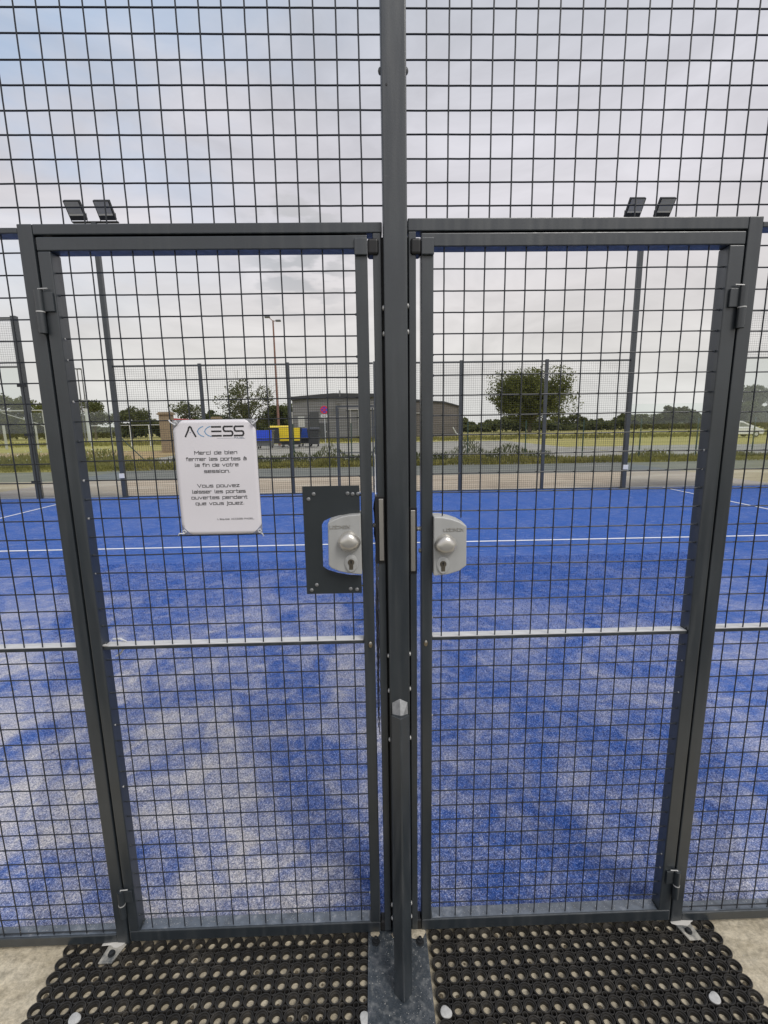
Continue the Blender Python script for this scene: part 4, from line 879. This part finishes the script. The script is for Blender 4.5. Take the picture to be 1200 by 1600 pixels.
b = MB(); b.box(-4.68, -4.02, 41.93, 41.96, 2.50, 2.74); pn = b.build('plate', M['white_paint'], ns)
b = MB(); b.box(-4.6, -4.12, 41.922, 41.928, 2.66, 2.68); b.box(-4.56, -4.18, 41.922, 41.928, 2.57, 2.60); b.build('text_lines', M['ink'], pn)
# street lamps
def lamp(x, y, h, label, m, arm, hs, group='street lamps'):
    g = thing('street_lamp', label, 'street lamp', (x, y, 0), 0, group)
    b = MB(); b.tube([(0, 0, -.05), (0, 0, h*.5), (0, 0, h)], [h*.012, h*.009, h*.006], 10); local(b.build('pole', m, g, smooth=True))
    for dx, dz in arm:
        b = MB(); b.tube([(0, 0, h-.05), (dx*.5, 0, h+dz)], .035, 6); a = local(b.build('arm', m, g))
        b = MB(); b.box(min(dx*.35, dx), max(dx*.35, dx), -.15, .15, h+dz-.05, h+dz+.10); local(b.build('lamp_head', M['grey_paint'], a, bevel=.03))
lamp(-9.1, 45, 11.45, 'tall rusty brown lamp post with two grey heads above the yellow bins', M['rust'], ((-.75, .28), (.72, -.05)), 1)
lamp(-36.5, 60, 9.2, 'slim grey lamp post left of the bare tree behind the left gate stile', M['grey_paint'], ((-.8, .05), (.5, .0)), 1)
lamp(-39.5, 66, 9.9, 'slimmer dark lamp post furthest left behind the gate stile', M['grey_paint'], ((-.8, .05),), 1)
b = MB(); b.tube([(-36.0, 60, -.05), (-36.0, 60, 4.4)], .22, 10); tag(b.build('thick_post', M['palegrey']), 'short thick pale grey post left of the railing', 'post')
# stone pillars and red-roofed shed
def pillar(x, y, w_, h, label):
    g = thing('stone_pillar', label, 'pillar', (x, y, 0), 0, 'beige brick pillars')
    b = MB(); b.box(-w_/2, w_/2, -w_/2, w_/2, -.05, h-.2); local(b.build('shaft', M['stone'], g, bevel=.02))
    b = MB(); b.box(-w_/2-.1, w_/2+.1, -w_/2-.1, w_/2+.1, h-.199, h-.08); b.box(-w_/2-.03, w_/2+.03, -w_/2-.03, w_/2+.03, h-.079, h); local(b.build('cap', M['stone'], g, bevel=.015))
pillar(-15.5, 35, .78, 2.9, 'beige brick pillar with a cap, left of the notice')
pillar(-16.6, 50, .75, 2.9, 'second beige brick pillar further back, above the notice')
sh = thing('red_roofed_shed', 'long low shed with a bright red roof edge behind the top of the notice', 'shed', (-23.6, 60, 0))
b = MB(); b.box(-25.0, -22.0, 60, 63, -.05, 2.7); b.build('wall', M['stone'], sh)
b = MB(); b.prism([(-25.2, 2.70), (-21.7, 2.70), (-21.7, 2.82), (-25.2, 3.05)], 59.7, 63.2); b.build('roof', M['red'], sh)
# goal and railing on the left
M['goal'] = mat('weathered_goal_paint', (.40, .41, .38), .7)
gg = thing('football_goal', 'white football goal with sloping net struts on the grass at the far left', 'goal', (-34, 45, 0))
for x in (-38.6, -31.3):
    b = MB(); b.tube([(x, 45, -.05), (x, 45, 3.6)], .06, 8); b.build('goal_post', M['goal'], gg)
    b = MB(); b.tube([(x, 45, 3.55), (x-.2, 46.6, 2.2), (x-.9, 48.2, .0)], .03, 6); b.build('strut', M['goal'], gg)
b = MB(); b.tube([(-38.6, 45, 3.6), (-31.3, 45, 3.6)], .06, 8); b.build('crossbar', M['goal'], gg)
b = MB(); b.tube([(-35.4, 45.4, 3.45), (-32.6, 46, 2.4), (-31.4, 46.4, 1.7)], .04, 6); b.tube([(-35.3, 45.2, 0), (-35.3, 45.2, 2.3)], .12, 6); b.tube([(-32.3, 45.2, .0), (-32.3, 45.2, 2.2)], .09, 6); b.build('strut', M['goal'], gg)
rl_ = thing('pitch_railing', 'white pitch railing on posts on the grass left of the brick pillar', 'railing', (-25, 50, 0))
b = MB(); b.tube([(-30, 50, 2.15), (-20.4, 50, 2.15)], .035, 6); b.build('rail', M['white_paint'], rl_)
for x in (-30, -27.8, -25.8, -23.8, -21.4):
    b = MB(); b.tube([(x, 50, -.05), (x, 50, 2.15)], .05, 6); b.build('post', M['white_paint'], rl_)
# parked car far right
cr_ = thing('parked_car', 'white car parked on the grass at the far right, seen from its side', 'car', (37.6, 47, 0))
body = [(-2.1, .28), (2.1, .28), (2.2, .55), (2.12, .78), (1.1, .98), (-2.1, 1.02), (-2.2, .6)]
b = MB(); b.prism(body, -.85, .85); local(b.build('body', M['car_white'], cr_, bevel=.06))
b = MB(); b.prism([(-1.95, 1.0), (1.75, .88), (-.1, 1.62), (-1.5, 1.68)], -.74, .74); cb = local(b.build('cabin', M['car_white'], cr_, bevel=.04))
b = MB(); b.prism([(-1.6, 1.10), (-.45, 1.08), (-.45, 1.52), (-1.35, 1.54)], -.752, -.742); b.prism([(-.37, 1.07), (.85, 1.04), (-.05, 1.46), (-.37, 1.50)], -.752, -.742); local(b.build('side_window', M['car_glass'], cb))
for x in (-1.35, 1.35):
    b = MB(); b.lathe((x, -.88, .31), 'y', [(.31, .2), (.31, 0)], 20); wl = local(b.build('wheel', M['tyre'], cr_)); b = MB(); b.lathe((x, -.885, .31), 'y', [(.18, .004), (.18, 0)], 14); local(b.build('rim', M['palegrey'], wl))
    b = MB(); b.lathe((x, .68, .31), 'y', [(.31, .2), (.31, 0)], 20); local(b.build('wheel', M['tyre'], cr_))
b = MB(); b.box(2.14, 2.2, -.7, -.4, .62, .74); local(b.build('headlight', M['trim'], cr_))
